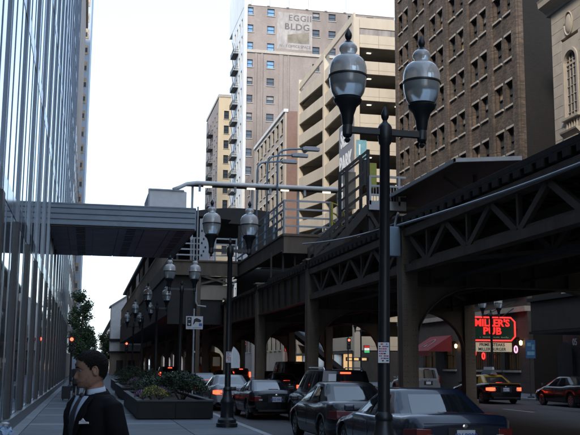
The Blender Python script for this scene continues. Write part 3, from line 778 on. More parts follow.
part('letter_board', MB().box(25.2, 28.05, 59.45, 59.6, 2.72, 3.34), 'sign_cream', ps, bevel=.01)
text('lettering', 'PRIME  STEAKS', .28, 'letter_black', ps, (26.62, 59.44, 3.18), '-y', .003, .006)
text('lettering', 'MILLER BURGER', .28, 'letter_black', ps, (26.62, 59.44, 2.88), '-y', .003, .006)
part('hanger', MB().bar((26, 59.52, 5.06), (28.5, 59.52, 6.2), .05, .05).bar((27.4, 59.52, 5.06), (28.5, 59.52, 5.8), .05, .05).box(28.3, 28.52, 59.48, 59.56, 4.2, 4.3), 'iron_black', ps)
# red awning
mat('awning_red', (.20,.02,.025), .8, var=.12, scale=4)
mat('awning_mark', (.3,.27,.26), .7, var=.1)
aw = thing('red_awning', 'dark red sloping awning with a pale arched emblem', 'awning', (27.5, 73.3, 2.6))
part('canvas', MB().prism([(26.5, 2.95), (28.48, 4.2), (28.48, 4.14), (26.55, 2.9)], 'y', 71.3, 76.0), 'awning_red', aw)
part('valance', MB().box(26.47, 26.5, 71.3, 76.0, 2.55, 2.95), 'awning_red', aw)
part('side_panel', MB().prism([(26.5, 2.9), (28.48, 4.13), (28.48, 2.9)], 'y', 71.28, 71.31), 'awning_red', aw)
em = MB().tube([(27.4-.45*math.sin(t)*.85-.02, 73.6+.7*math.cos(t), 3.56-.28*math.sin(t)+.05+.0) for t in [math.pi*i/10-0 for i in range(11)]], .04, 5)
em = MB()
for i in range(10):
    t0, t1 = math.pi*i/10, math.pi*(i+1)/10
    def pt(t): 
        s = .25+.5*math.sin(t); return Vector((26.5+1.98*s-.03, 73.6+.8*math.cos(t), 2.95+1.25*s+.02))
    em.bar(pt(t0), pt(t1), .09, .03, (-.53, 0, .85))
em.bar((26.95, 73.6, 3.27), (27.25, 73.6, 3.46), .25, .03, (-.53, 0, .85))
part('emblem', em, 'awning_mark', aw)

# ---- pale limestone building with arched window
wb = thing('limestone_building', 'pale limestone building with arched window and heavy cornice', 'building', (36, 46, 0))
WY0, WY1 = 30.0, 53.25
WZ, WT = 7.4, 24.2
part('core', MB().box(BXF+.3, 48, WY0, WY1, 0, WT), 'limestone_joint', wb)
wins = [51.02, 46.4, 41.8]
z = WZ; ci = 0
while z < WT-.05:
    z1 = min(z+.70, WT)
    zc = (z+z1)/2
    segs = [(WY0, WY1)]
    for wy in wins:
        hw = 1.06 if 15.6 < zc < 21.75 else None
        if hw:
            segs = [s for a, b in segs for s in (((a, wy-hw), (wy+hw, b)) if a < wy < b else ((a, b),))]
    for a, b in segs: part('stone_course', MB().box(BXF, BXF+.3, a+.006, b-.006, z+.012, z1-.012), 'limestone', wb)
    z = z1; ci += 1
for wy in wins:
    # spandrel panel with an arched cut, frame, glazing bars
    rr = .74; zc = 20.35
    arc = [(wy+rr*math.cos(t), zc+rr*math.sin(t)) for t in [math.pi*i/16 for i in range(17)]]
    part('arch_panel', MB().prism([(wy+1.05, zc), (wy+1.05, 21.9), (wy-1.05, 21.9), (wy-1.05, zc)] + arc[::-1], 'x', BXF+.01, BXF+.3), 'limestone', wb)
    part('jamb', MB().box(BXF+.01, BXF+.3, wy-1.05, wy-rr, 16.9, zc).box(BXF+.01, BXF+.3, wy+rr, wy+1.05, 16.9, zc), 'limestone', wb)
    ring = MB()
    ro = [(wy+(rr+.2)*math.cos(t), zc+(rr+.2)*math.sin(t)) for t in [math.pi*i/16 for i in range(17)]]
    ri = [(wy+(rr+.02)*math.cos(t), zc+(rr+.02)*math.sin(t)) for t in [math.pi*i/16 for i in range(17)]]
    for i in range(16): ring.prism([ro[i], ro[i+1], ri[i+1], ri[i]], 'x', BXF-.07, BXF+.08)
    ring.box(BXF-.07, BXF+.08, wy-rr-.2, wy-rr-.02, 16.9, zc).box(BXF-.07, BXF+.08, wy+rr+.02, wy+rr+.2, 16.9, zc)
    part('arch_surround', ring, 'limestone', wb)
    w = part('window', MB().prism([(wy-rr, 16.9), (wy+rr, 16.9)]+arc, 'x', BXF+.2, BXF+.24), 'window_glass', wb)
    g = MB()
    for q in (-.37, 0, .37): g.box(BXF+.14, BXF+.199, wy+q-.03, wy+q+.03, 16.9, zc+math.sqrt(max(.01, rr*rr-q*q)))
    for j in range(7): g.box(BXF+.15, BXF+.198, wy-rr, wy+rr, 17.3+j*.55-.02, 17.3+j*.55+.02)
    g.box(BXF+.13, BXF+.199, wy-rr, wy+rr, zc-.06, zc+.06)
    part('glazing_bars', g, 'limestone', w)
    part('apron_panel', MB().box(BXF+.02, BXF+.3, wy-1.05, wy+1.05, 15.62, 16.9), 'limestone', wb)
    part('sill', MB().box(BXF-.22, BXF+.1, wy-1.0, wy+1.0, 16.75, 16.92), 'limestone', wb, bevel=.02)
    orn = MB()
    for q in range(5): orn.lathe([(.05, 0), (.09, .15), (.05, .5), (.07, .6)], (BXF-.03, wy-.6+q*.3, 16.05), 8)
    part('baluster_relief', orn, 'limestone', wb, smooth=True)
    part('corbel', MB().prism([(BXF+.02, 15.6), (BXF-.35, 15.95), (BXF-.38, 16.05), (BXF+.02, 16.05)], 'y', wy-1.0, wy+1.0).prism([(BXF+.02, 15.2), (BXF-.2, 15.55), (BXF-.2, 15.62), (BXF+.02, 15.62)], 'y', wy-.8, wy+.8), 'limestone', wb)
    md = MB().sphere((0, 0, 0), .4, .12, .62, 14, 10).xf(Matrix.Translation((BXF-.0, wy, 22.85)) @ Matrix.Rotation(R(90), 4, 'Z'))
    part('medallion', md, 'limestone', wb, smooth=True)
    part('medallion_ring', MB().tube([(BXF-.04, wy+.5*math.cos(t), 22.85+.75*math.sin(t)) for t in [2*math.pi*i/20 for i in range(21)]], .05, 6), 'limestone', wb, smooth=True)
cor = [(BXF+.2, WT), (BXF-.1, WT+.02), (BXF-.12, WT+.22), (BXF-.35, WT+.4), (BXF-.62, WT+.55), (BXF-.66, WT+.85), (BXF-.72, WT+1.0), (BXF+.3, WT+1.05)]
part('cornice', MB().prism(cor, 'y', WY0, WY1+.5), 'limestone', wb)
part('roof', MB().box(BXF+.2, 48, WY0, WY1+.2, WT+.05, WT+.8), 'limestone_joint', wb)
facade(wb, 'x', BXF, WY0, WY1, 5.6, 7.4, [(34+3*i, 35.4+3*i) for i in range(6)], [(5.8, 7.1)], 'limestone', sill=None, bname='mezzanine_wall')
part('street_wall', MB().box(BXF, BXF+.3, WY0, WY1, 0, 5.6), 'shop_dark', wb)
arc = [(52.75+.9*math.cos(t), 2.5+.75*math.sin(t)) for t in [math.pi*i/14 for i in range(15)]]
part('arched_entry', MB().prism([(53.65-.0, .02), (51.85, .02)][::-1][:0] + [(51.85, .02)] + arc[::-1] + [(53.65, .02)], 'x', BXF-.18, BXF-.003), 'core_dark', wb)
text('house_number', '05', .55, 'station_white', wb, (BXF-.2, 51.45, 3.2), '-x', .01, .01)
# iron balcony and marquee
bal = MB()
for q in range(34): bal.box(27.62, 27.65, 42+q*.3, 42.03+q*.3, 6.3, 7.4)
bal.box(27.58, 27.68, 41.9, 52.3, 7.4, 7.48).box(27.58, 27.68, 41.9, 52.3, 6.75, 6.8)
fb = thing('iron_balcony', 'black iron balcony with thin balusters above the dark marquee', 'balcony', (28, 47, 6.2))
part('railing', bal, 'iron_black', fb)
part('floor', MB().box(27.6, 28.49, 41.9, 52.3, 6.2, 6.3), 'iron_black', fb)
part('brace', MB().bar((27.65, 43.5, 6.2), (28.5, 43.5, 5.2), .06, .06).bar((27.65, 50.5, 6.2), (28.5, 50.5, 5.2), .06, .06), 'iron_black', fb)
mq = thing('marquee_canopy', 'large black box marquee projecting over the pavement', 'canopy', (27, 47, 3.7))
part('box', MB().box(25.2, 28.49, 42.5, 50.8, 3.75, 5.45), 'shop_dark', mq, bevel=.03)
part('top_rim', MB().box(25.05, 28.49, 42.35, 50.95, 5.46, 5.66), 'iron_black', mq)
part('bottom_rim', MB().box(25.1, 28.49, 42.4, 50.9, 3.6, 3.74), 'iron_black', mq)

# ---- parking garage
ga = thing('parking_garage', 'cream concrete parking garage with open stacked decks and sloping ramps', 'building', (40, 114, 0))
GY0, GY1, GT = 99.2, 128.4, 41.3
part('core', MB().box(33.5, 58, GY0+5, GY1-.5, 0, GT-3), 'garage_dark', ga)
def ramp(y): 
    if y < 113: return 0.0
    return 1.25*(y-113)/15.4
lev = [3.4+3.12*k for k in range(12)]     # band bottoms
for k, z in enumerate(lev):
    h = 1.5
    for q in range(4):
        part('parapet_panel', MB().box(BXF+.62+q*2.3, BXF+.62+q*2.3+2.27, GY0, GY0+.22, z, z+.45), 'garage_cream', ga)
        part('parapet_panel', MB().box(BXF+.62+q*2.3, BXF+.62+q*2.3+2.27, GY0-.01, GY0+.22, z+.47, z+h), 'garage_cream', ga)
    part('parapet_band', MB().box(BXF+9.85, 58, GY0, GY0+.22, z, z+h), 'garage_cream', ga)
    a = MB()
    for y0, y1 in ((GY0+.23, 113.0), (113.0, GY1)):
        z0, z1 = ramp(y0) if y0 > 112 else 0, ramp(y1)
        a.add([(BXF, y0, z+z0), (BXF+.22, y0, z+z0), (BXF+.22, y1, z+z1), (BXF, y1, z+z1), (BXF, y0, z+z0+h), (BXF+.22, y0, z+z0+h), (BXF+.22, y1, z+z1+h), (BXF, y1, z+z1+h)],
              [(0,3,2,1),(4,5,6,7),(0,1,5,4),(1,2,6,5),(2,3,7,6),(3,0,4,7)])
    part('parapet_band', a, 'garage_cream', ga)
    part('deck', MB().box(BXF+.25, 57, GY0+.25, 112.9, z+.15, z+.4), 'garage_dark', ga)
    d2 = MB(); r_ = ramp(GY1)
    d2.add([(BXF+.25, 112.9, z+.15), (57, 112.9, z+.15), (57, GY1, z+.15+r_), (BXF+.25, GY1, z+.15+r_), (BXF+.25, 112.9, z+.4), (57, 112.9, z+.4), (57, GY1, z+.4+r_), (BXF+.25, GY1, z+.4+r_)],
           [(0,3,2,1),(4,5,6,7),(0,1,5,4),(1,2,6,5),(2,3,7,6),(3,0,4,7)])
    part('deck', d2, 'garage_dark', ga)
    for x in (30.6, 34, 38):
        if rs.random() < .7: part('strip_light', MB().box(x, x+.5, GY0+2.0, GY0+2.2, z+.05, z+.13), 'fluorescent', ga)
for (x, y) in ((BXF-.12, GY0-.1), (BXF-.08, 113.0), (BXF-.08, GY1-.5)):
    part('pillar', MB().box(x, x+.7, y, y+.75, 0, GT-(.2 if y < 100 else 0)+(1.2 if y > 120 else 0)), 'garage_cream', ga)
for x in (35.5, 42, 49): part('pillar', MB().box(x, x+.6, GY0+.3, GY0+.9, 0, 40.5), 'garage_cream', ga)
part('top_parapet', MB().box(BXF, 58, GY0, GY0+.22, 40.02, GT), 'garage_cream', ga)
mat('weathered_metal', (.32,.29,.27), .6, var=.45, scale=1.2, streak=.2)
part('metal_screen', MB().box(BXF+.6, 58, GY0+.08, GY0+.2, 39.25, 40.0), 'weathered_metal', ga)
part('roof_screen', MB().box(BXF+.5, 58, GY0+.5, GY1, 38.6, 38.75), 'garage_dark', ga)
top = MB(); top.box(BXF, BXF+.22, GY0+.23, GY1, 41.0, 41.9); part('top_parapet', top, 'garage_cream', ga)
part('street_level', MB().box(BXF+.05, 58, GY0+.02, GY1, 0, 3.3), 'shop_dark', ga)
part('end_wall', MB().box(BXF+.2, 58, GY1-.3, GY1+.2, 0, 40), 'garage_cream', ga)
# SELF PARK sign
mat('sign_slate', (.17,.17,.19), .5, var=.1)
mat('letter_white', (.8,.8,.8), .5, var=.03)
sg = thing('parking_sign', 'tall slate sign on the garage reading SELF PARK in white letters', 'sign', (28.1, 101.4, 20))
part('panel', MB().box(BXF-.35, BXF-.12, 99.0, 104.6, 19.2, 29.4), 'sign_slate', sg)
for tx, z in (('SELF', 27.6), ('PARK', 24.6), ('SELF', 21.4)): text('lettering', tx, 2.75, 'letter_white', sg, (BXF-.36, 101.8, z), '-x', .02, .1, .78)
ts = thing('teal_panel_sign', 'teal panel sign standing out from the garage corner', 'sign', (28.0, 98.0, 24))
part('panel', MB().box(28.36, 29.5, 97.9, 98.05, 24.3, 26.5), 'teal_sign', ts)
part('letter_stroke', MB().box(28.62, 28.78, 97.86, 97.9, 24.7, 26.0), 'letter_white', ts)
part('arm', MB().box(28.9, 29.1, 98.05, 99.2, 26.0, 26.1).box(28.9, 29.1, 98.05, 99.2, 24.6, 24.7), 'iron_black', ts)

# ---- terracotta and red brick walk-up between garage and tall building
lb = thing('terracotta_loft_building', 'tan terracotta and red brick building between garage and tall brick tower', 'building', (38, 156, 0))
tc = [(139.5+3.5*i, 141.3+3.5*i) for i in range(11)]
facade(lb, 'x', BXF, 138, 165, 0, 40.4, [c for c in tc if c[1] < 164.5], [(4+3.7*k, 6.4+3.7*k) for k in range(10)], 'terracotta_tan', lintel='terracotta_white')
facade(lb, 'x', BXF+.6, 165.02, 178.5, 0, 37.5, [(166.2+3.6*i, 168+3.6*i) for i in range(3)], [(4+3.7*k, 6.4+3.7*k) for k in range(9)], 'brick_egg')
part('party_wall', MB().box(BXF+.32, 55, 138, 138.35, 0, 40.6), 'brick_red', lb)
part('core', MB().box(BXF+1.2, 55, 138.4, 178, 0, 37), 'core_dark', lb)
part('coping', MB().box(BXF-.2, BXF+.5, 137.9, 165.1, 40.4, 40.9), 'terracotta_white', lb)

# ---- tall brick tower with the painted wall sign
eg = thing('painted_sign_tower', 'tall brown brick tower with faded painted wall sign and white street front', 'building', (44, 187, 0))
EY = 178.8
ec = [(29.05, 30.25), (33.1, 34.6), (42.5, 44.0), (45.9, 47.4), (50, 51.5), (54, 55.5)]
er = [(71.65-3.66*k-.0, 73.45-3.66*k-.25) for k in range(11)]
def pk2(a, c):
    if a < 35 and c > 60: return ('window_blue', 'window_blue')
    r = rs.random(); return ('window_blind' if r < .4 else 'window_glass', 'window_glass')
facade(eg, 'y', EY, BXF+.55, 60, 20, 73.6, ec, er, 'brick_egg', depth=.4, rec=.25, pick=pk2)
part('lower_wall', MB().box(BXF+.55, 60, EY+.02, EY+.4, 0, 20), 'brick_egg', eg)
for x0, x1 in ((30.7, 31.1), (31.9, 32.3), (35.6, 36.4), (37.4, 37.7), (48.6, 49.0)): part('pilaster', MB().box(x0, x1, EY-.15, EY-.002, 20, 63.6), 'brick_egg', eg)
part('string_course', MB().box(BXF+.5, 60, EY-.22, EY-.002, 63.7, 64.3), 'sill_stone', eg)
part('white_crown', MB().box(BXF-.05, 60.1, EY-.1, 200, 73.61, 82), 'terracotta_white', eg)
for x in (29.2, 33, 37, 41, 45, 49): part('crown_rib', MB().box(x, x+.5, EY-.3, EY-.102, 73.7, 82), 'terracotta_white', eg)
part('corner_pier', MB().box(BXF-.05, BXF+.54, EY-.1, EY+1.2, 0, 73.6), 'terracotta_white', eg)
facade(eg, 'x', BXF, EY+1.21, 195.6, 0, 73.6, [(181.5, 183), (184.6, 186.1), (187.7, 189.2), (190.8, 192.3)], [(14.9+3.66*k, 16.9+3.66*k) for k in range(16)], 'terracotta_white', sill=None)
part('core', MB().box(BXF+.8, 59, EY+.8, 195, 0, 73), 'core_dark', eg)
gp = part('painted_panel', MB().box(35.1, 42.45, EY-.02, EY-.004, 64.9, 72.7), 'ghost_paint', eg)
text('lettering', 'EGGII', 1.75, 'ghost_letter', eg, (39.9, EY-.03, 71.6), '-y', .003, .03, 1.0, 1.15)
text('lettering', 'BLDG', 1.85, 'ghost_letter', eg, (39.3, EY-.03, 69.7), '-y', .003, .05, 1.05, 1.12)
text('lettering', 'N - 1 OFFICE SPACE', .8, 'ghost_letter', eg, (38.9, EY-.03, 65.6), '-y', .003, .01, .92)
part('paint_patch', MB().add([(37.3, EY-.025, 66.3), (41.8, EY-.025, 66.3), (41.8, EY-.025, 68.9), (37.3, EY-.025, 68.0)], [(0,1,2,3)]), 'ghost_patch', eg)
def fire_escape(w, d):
    m = MB(); m.box(-d, 0, -w/2, w/2, 0, .05)
    for z in (.45, .9): m.box(-d, -d+.06, -w/2, w/2, z, z+.06).box(-d, 0, -w/2, -w/2+.06, z, z+.06).box(-d, 0, w/2-.06, w/2, z, z+.06)
    for q in range(9): yy = -w/2+w*q/8; m.box(-d, -d+.05, yy-.025, yy+.025, 0, .9)
    m.bar((-d*.3, -w/2+.4, .05), (-d*.3, w/2-.5, 3.6), .05, .08).bar((-d*.65, -w/2+.4, .05), (-d*.65, w/2-.5, 3.6), .05, .08); m.bar((-d*.85, -w/2+.4, .7), (-d*.85, w/2-.5, 4.2), .05, .05)
    return m
fe = fire_escape(4.4, 1.1).mesh('fire_escape', 'iron_black')
for k in range(14): inst('fire_escape', fe, eg, (BXF-.01, 188.5, 18.2+3.66*k))
part('roof_mast', MB().box(50, 50.2, 185, 185.2, 82, 92), 'iron_black', eg)

# ---- yellow brick building behind it
yb = thing('yellow_brick_building', 'sunlit yellow brick building with fire escapes beyond the painted tower', 'building', (36, 228, 0))
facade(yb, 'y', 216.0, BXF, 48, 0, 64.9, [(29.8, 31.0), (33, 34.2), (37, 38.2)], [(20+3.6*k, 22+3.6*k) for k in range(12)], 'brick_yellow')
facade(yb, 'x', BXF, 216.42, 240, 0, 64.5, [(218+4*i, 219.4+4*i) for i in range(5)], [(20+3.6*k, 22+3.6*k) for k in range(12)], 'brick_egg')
part('core', MB().box(BXF+.8, 47, 217, 239.5, 0, 64), 'core_dark', yb)
part('roof', MB().box(BXF-.1, 48, 215.9, 240, 64.91, 65.6), 'sill_stone', yb)
for k in range(12): inst('fire_escape', fe, yb, (BXF-.01, 228, 18.4+3.6*k))

# ---- unseen block added behind the camera on the far side to cut sky light
nb_ = thing('unseen_annex', 'plain unseen stone building added behind the camera to cut sky light', 'building', (44, -20, 0))
part('wall', MB().box(BXF, 60, -80, 29.8, 0, 40), 'limestone', nb_)
part('cornice', MB().box(BXF-.5, 60, -80, 29.8, 40, 41), 'sill_stone', nb_)

db = thing('distant_block', 'distant low dark block on the far side beyond the yellow brick building', 'building', (44, 330, 0))
part('wall', MB().box(BXF, 60, 241, 420, 0, 34), 'brick_egg', db)
part('cornice', MB().box(BXF-.3, 60, 241, 420, 34, 35), 'sill_stone', db)
# ================================================================== STREET LAMPS
def make_lamp():
    t = thing('street_lamp', 'x', 'street lamp', (0,0,0))
    base = [(.30, 0), (.30, .1), (.26, .12), (.26, .2), (.19, .26), (.17, .62), (.19, .66), (.19, .72), (.14, .8), (.11, .98), (.12, 1.0), (.12, 1.05), (.085, 1.1)]
    part('base', MB().lathe(base, (0,0,0), 12), 'lamp_iron', t, local=True, auto=.6)
    part('pole', MB().lathe([(.085, 1.1), (.078, 2.6), (.07, 4.75), (.09, 4.78), (.09, 4.86)], (0,0,0), 12), 'lamp_iron', t, local=True, auto=.6)
    part('pole_cap', MB().lathe([(.085, 4.8), (.1, 4.84), (.1, 5.0), (.085, 5.03), (.06, 5.06)], (0,0,0), 12).lathe([(.05, 5.06), (.03, 5.1), (.055, 5.15), (.06, 5.19), (.035, 5.25), (.01, 5.31)], (0,0,0), 10), 'lamp_iron', t, local=True, auto=.6)
    part('arm', MB().box(-.56, .56, -.045, .045, 4.89, 4.975).lathe([(.05, -.1), (.07, -.07), (.072, .05), (.06, .08)], (-.545, 0, 4.93), 12).lathe([(.05, -.1), (.07, -.07), (.072, .05), (.06, .08)], (.545, 0, 4.93), 12), 'lamp_iron', t, local=True, auto=.5)
    for s in (-1, 1):
        c = (s*.545, 0, 4.92)
        h = part('lamp_holder', MB().lathe([(.02, -.17), (.045, -.13), (.02, -.09), (.06, -.06), (.06, .06), (.075, .1), (.09, .22), (.13, .34), (.19, .40), (.2, .44), (.17, .47)], c, 16), 'lamp_iron', t, local=True, auto=.6)
        g = [(.185, .47), (.225, .54), (.25, .64), (.26, .72), (.262, .76)]
        part('bowl', MB().lathe(g, c, 24), 'lamp_bowl', t, local=True, auto=.7)
        part('rim', MB().lathe([(.263, .757), (.274, .763), (.274, .787), (.262, .793)], c, 24), 'lamp_iron', t, local=True, auto=.6)
        part('globe', MB().lathe([(.262, .79), (.262, .87), (.255, .93), (.238, .985), (.208, 1.03), (.165, 1.065), (.118, 1.085), (.104, 1.10), (.106, 1.12), (.126, 1.15), (.13, 1.18), (.12, 1.215), (.095, 1.245), (.07, 1.26)], c, 24), 'lamp_globe', t, local=True, auto=.8)
        part('finial', MB().lathe([(.072, 1.26), (.05, 1.285), (.028, 1.31), (.048, 1.345), (.054, 1.38), (.04, 1.42), (.008, 1.48)], c, 10), 'lamp_iron', t, local=True, auto=.8)
    return t
lamp = make_lamp()
LAMPS = [(3.9, 12.25, 'tall twin-globe street lamp nearest the camera beside the parked cars'),
         (3.9, 26.5, 'twin-globe street lamp beside the nearest planter'),
         (3.9, 40.8, 'third twin-globe street lamp up the pavement, under the skywalk edge'),
         (3.9, 55.1, 'fourth twin-globe street lamp up the pavement kerb'),
         (3.9, 69.4, 'fifth twin-globe street lamp up the pavement kerb'),
         (3.9, 83.7, 'sixth twin-globe street lamp, farthest up the pavement kerb'),
         (24.85, 55.5, 'twin-globe street lamp in front of the pub sign'),
         (24.85, 84.5, 'twin-globe street lamp framed by the arch under the railway'),
         (24.85, 113, 'distant twin-globe street lamp in front of the parking garage')]
for i, (x, y, lbl) in enumerate(LAMPS):
    o = lamp if i == 0 else copy_tree(lamp)
    o.location = (x, y, 0); o['label'] = lbl; o['group'] = 'twin-globe street lamps'
    o.rotation_euler = (0, R(.7) if i == 0 else R(rs.uniform(-.4, .4)), R(rs.uniform(-2, 2)))
# notices tied to the lamp poles
mat('paper', (.72,.74,.78), .6, var=.05); mat('print_red', (.55,.06,.07), .6, var=.1); mat('print_blue', (.08,.14,.42), .6, var=.1); mat('print_black', (.02,.02,.02), .6, var=0)
def notice(x, y, z, w, h, lbl, detail=True):
    t = thing('paper_notice', lbl, 'notice', (x, y, z))
    part('sheet', MB().box(x-w/2, x+w/2, y-.006, y, z-h/2, z+h/2), 'paper', t)
    r_ = random.Random(int(y*10)); m = {'print_red': MB(), 'print_blue': MB(), 'print_black': MB()}
    for j in range(8):
        zz = z+h/2-h*(j+.7)/8.6
        xx = x-w*.42
        while xx < x+w*.36:
            ww = r_.uniform(.08, .26)*w; c = r_.choice(['print_red', 'print_red', 'print_blue', 'print_black', 'paper'])
            if c != 'paper': m[c].box(xx, min(xx+ww, x+w*.43), y-.009, y-.0065, zz-h*.03, zz+h*.03)
            xx += ww+.04*w
    for c in m:
        if m[c].v: part('print', m[c], c, t)
notice(3.88, 12.14, 1.88, .155, .27, 'small printed parking notice tied to the nearest lamp pole')
notice(3.9, 26.38, 1.92, .15, .3, 'small printed parking notice tied to the lamp pole by the planter')
# ================================================================== CARS
mat('tyre', (.018,.018,.018), .8, var=.15); mat('rim_alloy', (.38,.39,.4), .3, metal=.9, var=.1)
mat('car_glass', (.012,.015,.018), .03, spec=.8, var=0, ior=1.7); mat('underbody', (.01,.01,.01), .9, var=0)
mat('trim_black', (.015,.015,.016), .5, var=0); mat('chrome', (.6,.6,.62), .15, metal=1, var=0)
mat('plate_white', (.62,.65,.70), .5, var=.05)
mat('tail_off', (.16,.012,.012), .15, var=0, coat=.8); mat('tail_on', (.5,.02,.02), .3, var=0, emit=(1,.05,.02), estr=1.9)
mat('reverse_clear', (.55,.55,.55), .15, var=0, coat=.8); mat('head_clear', (.6,.62,.65), .1, var=0, coat=.8)
def paint(name, col, rough=.25): return mat(name, col, rough, metal=0, var=.06, scale=3, coat=.5, spec=.3)
paint('paint_navy', (.01,.018,.038)); paint('paint_black', (.004,.005,.007)); paint('paint_slate', (.03,.038,.045))
paint('paint_silver', (.36,.38,.40)); paint('paint_grey', (.11,.12,.13)); paint('paint_taxi', (.36,.21,.015)); paint('paint_white', (.22,.23,.24)); paint('paint_maroon', (.014,.010,.010))
def lerp(a, b, t): return a+(b-a)*t
def interp(pts, x):
    if x <= pts[0][0]: return pts[0][1]
    for (a, b), (c, d) in zip(pts, pts[1:]):
        if x <= c:
            t = (x-a)/(c-a); t = t*t*(3-2*t); return lerp(b, d, t)
    return pts[-1][1]
def make_car(name, label, cat, col, L=4.9, W=1.84, H=1.45, kind='sedan', tails='tail_off', tail_style='corner', plate='', group=None, brake=False, two_tone=None):
    """local space: rear end at y=0, front at y=L, wheels on z=0"""
    t = thing(name, label, cat, (0,0,0), group=group)
    if kind == 'sedan':
        zb = .93; deck = [(0, .86), (.10, 1.0), (.32, 1.04), (1.0, 1.03), (2.2, .96), (3.6, .95), (L-.5, .80), (L-.08, .66), (L, .55)]
        g0, g1, r0, r1 = .62, 3.95, 1.55, 2.85     # glasshouse foot and roof ends along the length
    elif kind == 'coupe':
        zb = .90; deck = [(0, .84), (.10, .96), (.28, .99), (.9, .98), (2.2, .92), (3.4, .90), (L-.5, .76), (L-.08, .62), (L, .52)]
        g0, g1, r0, r1 = .42, 3.6, 1.45, 2.35
    else:
        zb = 1.02; deck = [(0, .95), (.05, 1.02), (3.5, 1.02), (L-.6, .95), (L-.1, .78), (L, .6)]
        g0, g1, r0, r1 = .04, 3.75, .32, 2.85
        if kind == 'van': g1, r1 = 4.3, 3.5
    wr = .33; wy = (.98 if kind in ('sedan',) else .92, L-.92); aw_ = wr+.07
    ys = sorted(set([round(L*i/34, 3) for i in range(35)] + [round(w+d, 3) for w in wy for d in (-aw_, -aw_*.92, -aw_*.7, aw_*.7, aw_*.92, aw_)]))
    ys[0] = 0.0
    rings = []
    for y in ys:
        e = min(y, L-y); f = 1 if e > .55 else (1-((.55-e)/.55)**2*.16)
        hw = W/2*f; top = interp(deck, y)
        zs = .24 if e > .3 else .24+.14*(1-e/.3)
        for w in wy:
            d = abs(y-w)
            if d < aw_: zs = max(zs, wr+math.sqrt(max(0, aw_*aw_-d*d)))
        zm = min(max(.58, zs+.02), top-.12); zsh = top-.07
        rings.append([(-hw*.94, y, zs), (-hw*.995, y, (zs+zm)/2), (-hw, y, zm), (-hw*.985, y, (zm+zsh)/2), (-hw*.95, y, zsh), (-hw*.86, y, top), (-hw*.45, y, top+.025), (0, y, top+.035),
                      (hw*.45, y, top+.025), (hw*.86, y, top), (hw*.95, y, zsh), (hw*.985, y, (zm+zsh)/2), (hw, y, zm), (hw*.995, y, (zs+zm)/2), (hw*.94, y, zs)])
    body = part('body', MB().ring_loft(rings, close=False, cap0=False, cap1=False).ring_loft([rings[0]], True, True, False).ring_loft([rings[-1]], True, False, True), col, t, local=True, auto=.75)
    part('underbody', MB().box(-W/2+.13, W/2-.13, .12, L-.12, .2, .7), 'underbody', t, local=True)
    # glasshouse: horizontal rings from belt to roof
    def ring(tt, off=0.0):
        tb = tt
        y0 = lerp(g0, r0, tb**.9) - off*1.2; y1 = lerp(g1, r1, tb**.95) + off*1.2
        wb = W/2*(.90 if kind != 'coupe' else .88); wt = W/2*(.66 if kind in ('sedan', 'coupe') else .76)
        hw = lerp(wb, wt, tt**1.25) + off; z = lerp(zb-.03, H-.045, tt)
        n = 8; P = []
        bow = .10
        for i in range(n+1): u = -1+2*i/n; P.append((hw*u*.93, y0+bow*u*u*(1.1 if kind in ('sedan','coupe') else .5), z))
        for i in range(1, n): v = i/n; P.append((hw*(.93+.07*math.sin(math.pi*v)**.5), lerp(y0+bow, y1-bow*1.5, v), z))
        for i in range(n+1): u = 1-2*i/n; P.append((hw*u*.93, y1-bow*1.5*u*u, z))
        for i in range(1, n): v = 1-i/n; P.append((-hw*(.93+.07*math.sin(math.pi*v)**.5), lerp(y0+bow, y1-bow*1.5, v), z))
        return P
    ts = [0, .2, .4, .6, .8, .93, 1.0]
    rg = [ring(x) for x in ts]
    c = rg[-1]; cy = sum(p[1] for p in c)/len(c)
    for k, dz in ((.93, .022), (.75, .036), (.4, .045), (.05, .047)): rg.append([(p[0]*k, cy+(p[1]-cy)*k, p[2]+dz) for p in c])
    part('roof', MB().ring_loft(rg, True, False, True), two_tone or col, t, local=True, auto=.9)
    n = 8; N = len(rg[0])
    def patch(nm, i0, i1, t0, t1, m='car_glass'):
        rows = [ring(lerp(t0, t1, k/4), .012) for k in range(5)]
        rows = [[r[(i) % N] for i in range(i0, i1+1)] for r in rows]
        return part(nm, MB().ring_loft(rows, close=False, cap0=False, cap1=False), m, t, local=True, smooth=True)
    def sides(nm, a, b, t0=.16, t1=.86):
        patch(nm, n+a, n+b, t0, t1); patch(nm, 4*n-b, 4*n-a, t0, t1)
    patch('rear_window', 1, n-1, .14, .88); patch('windscreen', 2*n+1, 3*n-1, .1, .9)
    if kind in ('sedan', 'coupe'):
        sides('side_window', 2, 4); sides('side_window', 5, 7)
    else: sides('side_window', 1, 3); sides('side_window', 4, 5); sides('side_window', 6, 7)
    # wheels
    for s in (-1, 1):
        for w in wy:
            wh_ = part('wheel', MB().lathe([(.2, -.1), (wr-.03, -.105), (wr, -.08), (wr, .08), (wr-.03, .105), (.2, .1)], (0,0,0), 22).xf(Matrix.Translation((s*(W/2-.14), w, wr)) @ Matrix.Rotation(R(90), 4, 'Y')), 'tyre', t, local=True, auto=.6)
            rm = MB().lathe([(.215, .06), (.215, .1), (.19, .104), (.18, .07), (.05, .085), (.04, .1)], (0,0,0), 16)
            for q in range(7): a = 2*math.pi*q/7; rm.bar((.05*math.cos(a), .05*math.sin(a), .094), (.19*math.cos(a), .19*math.sin(a), .094), .045, .02)
            part('rim', rm.xf(Matrix.Translation((s*(W/2-.14), w, wr)) @ Matrix.Rotation(R(90)*s, 4, 'Y')), 'rim_alloy', wh_, local=True, auto=.5)
    # tail lamps
    ztop = interp(deck, .05)
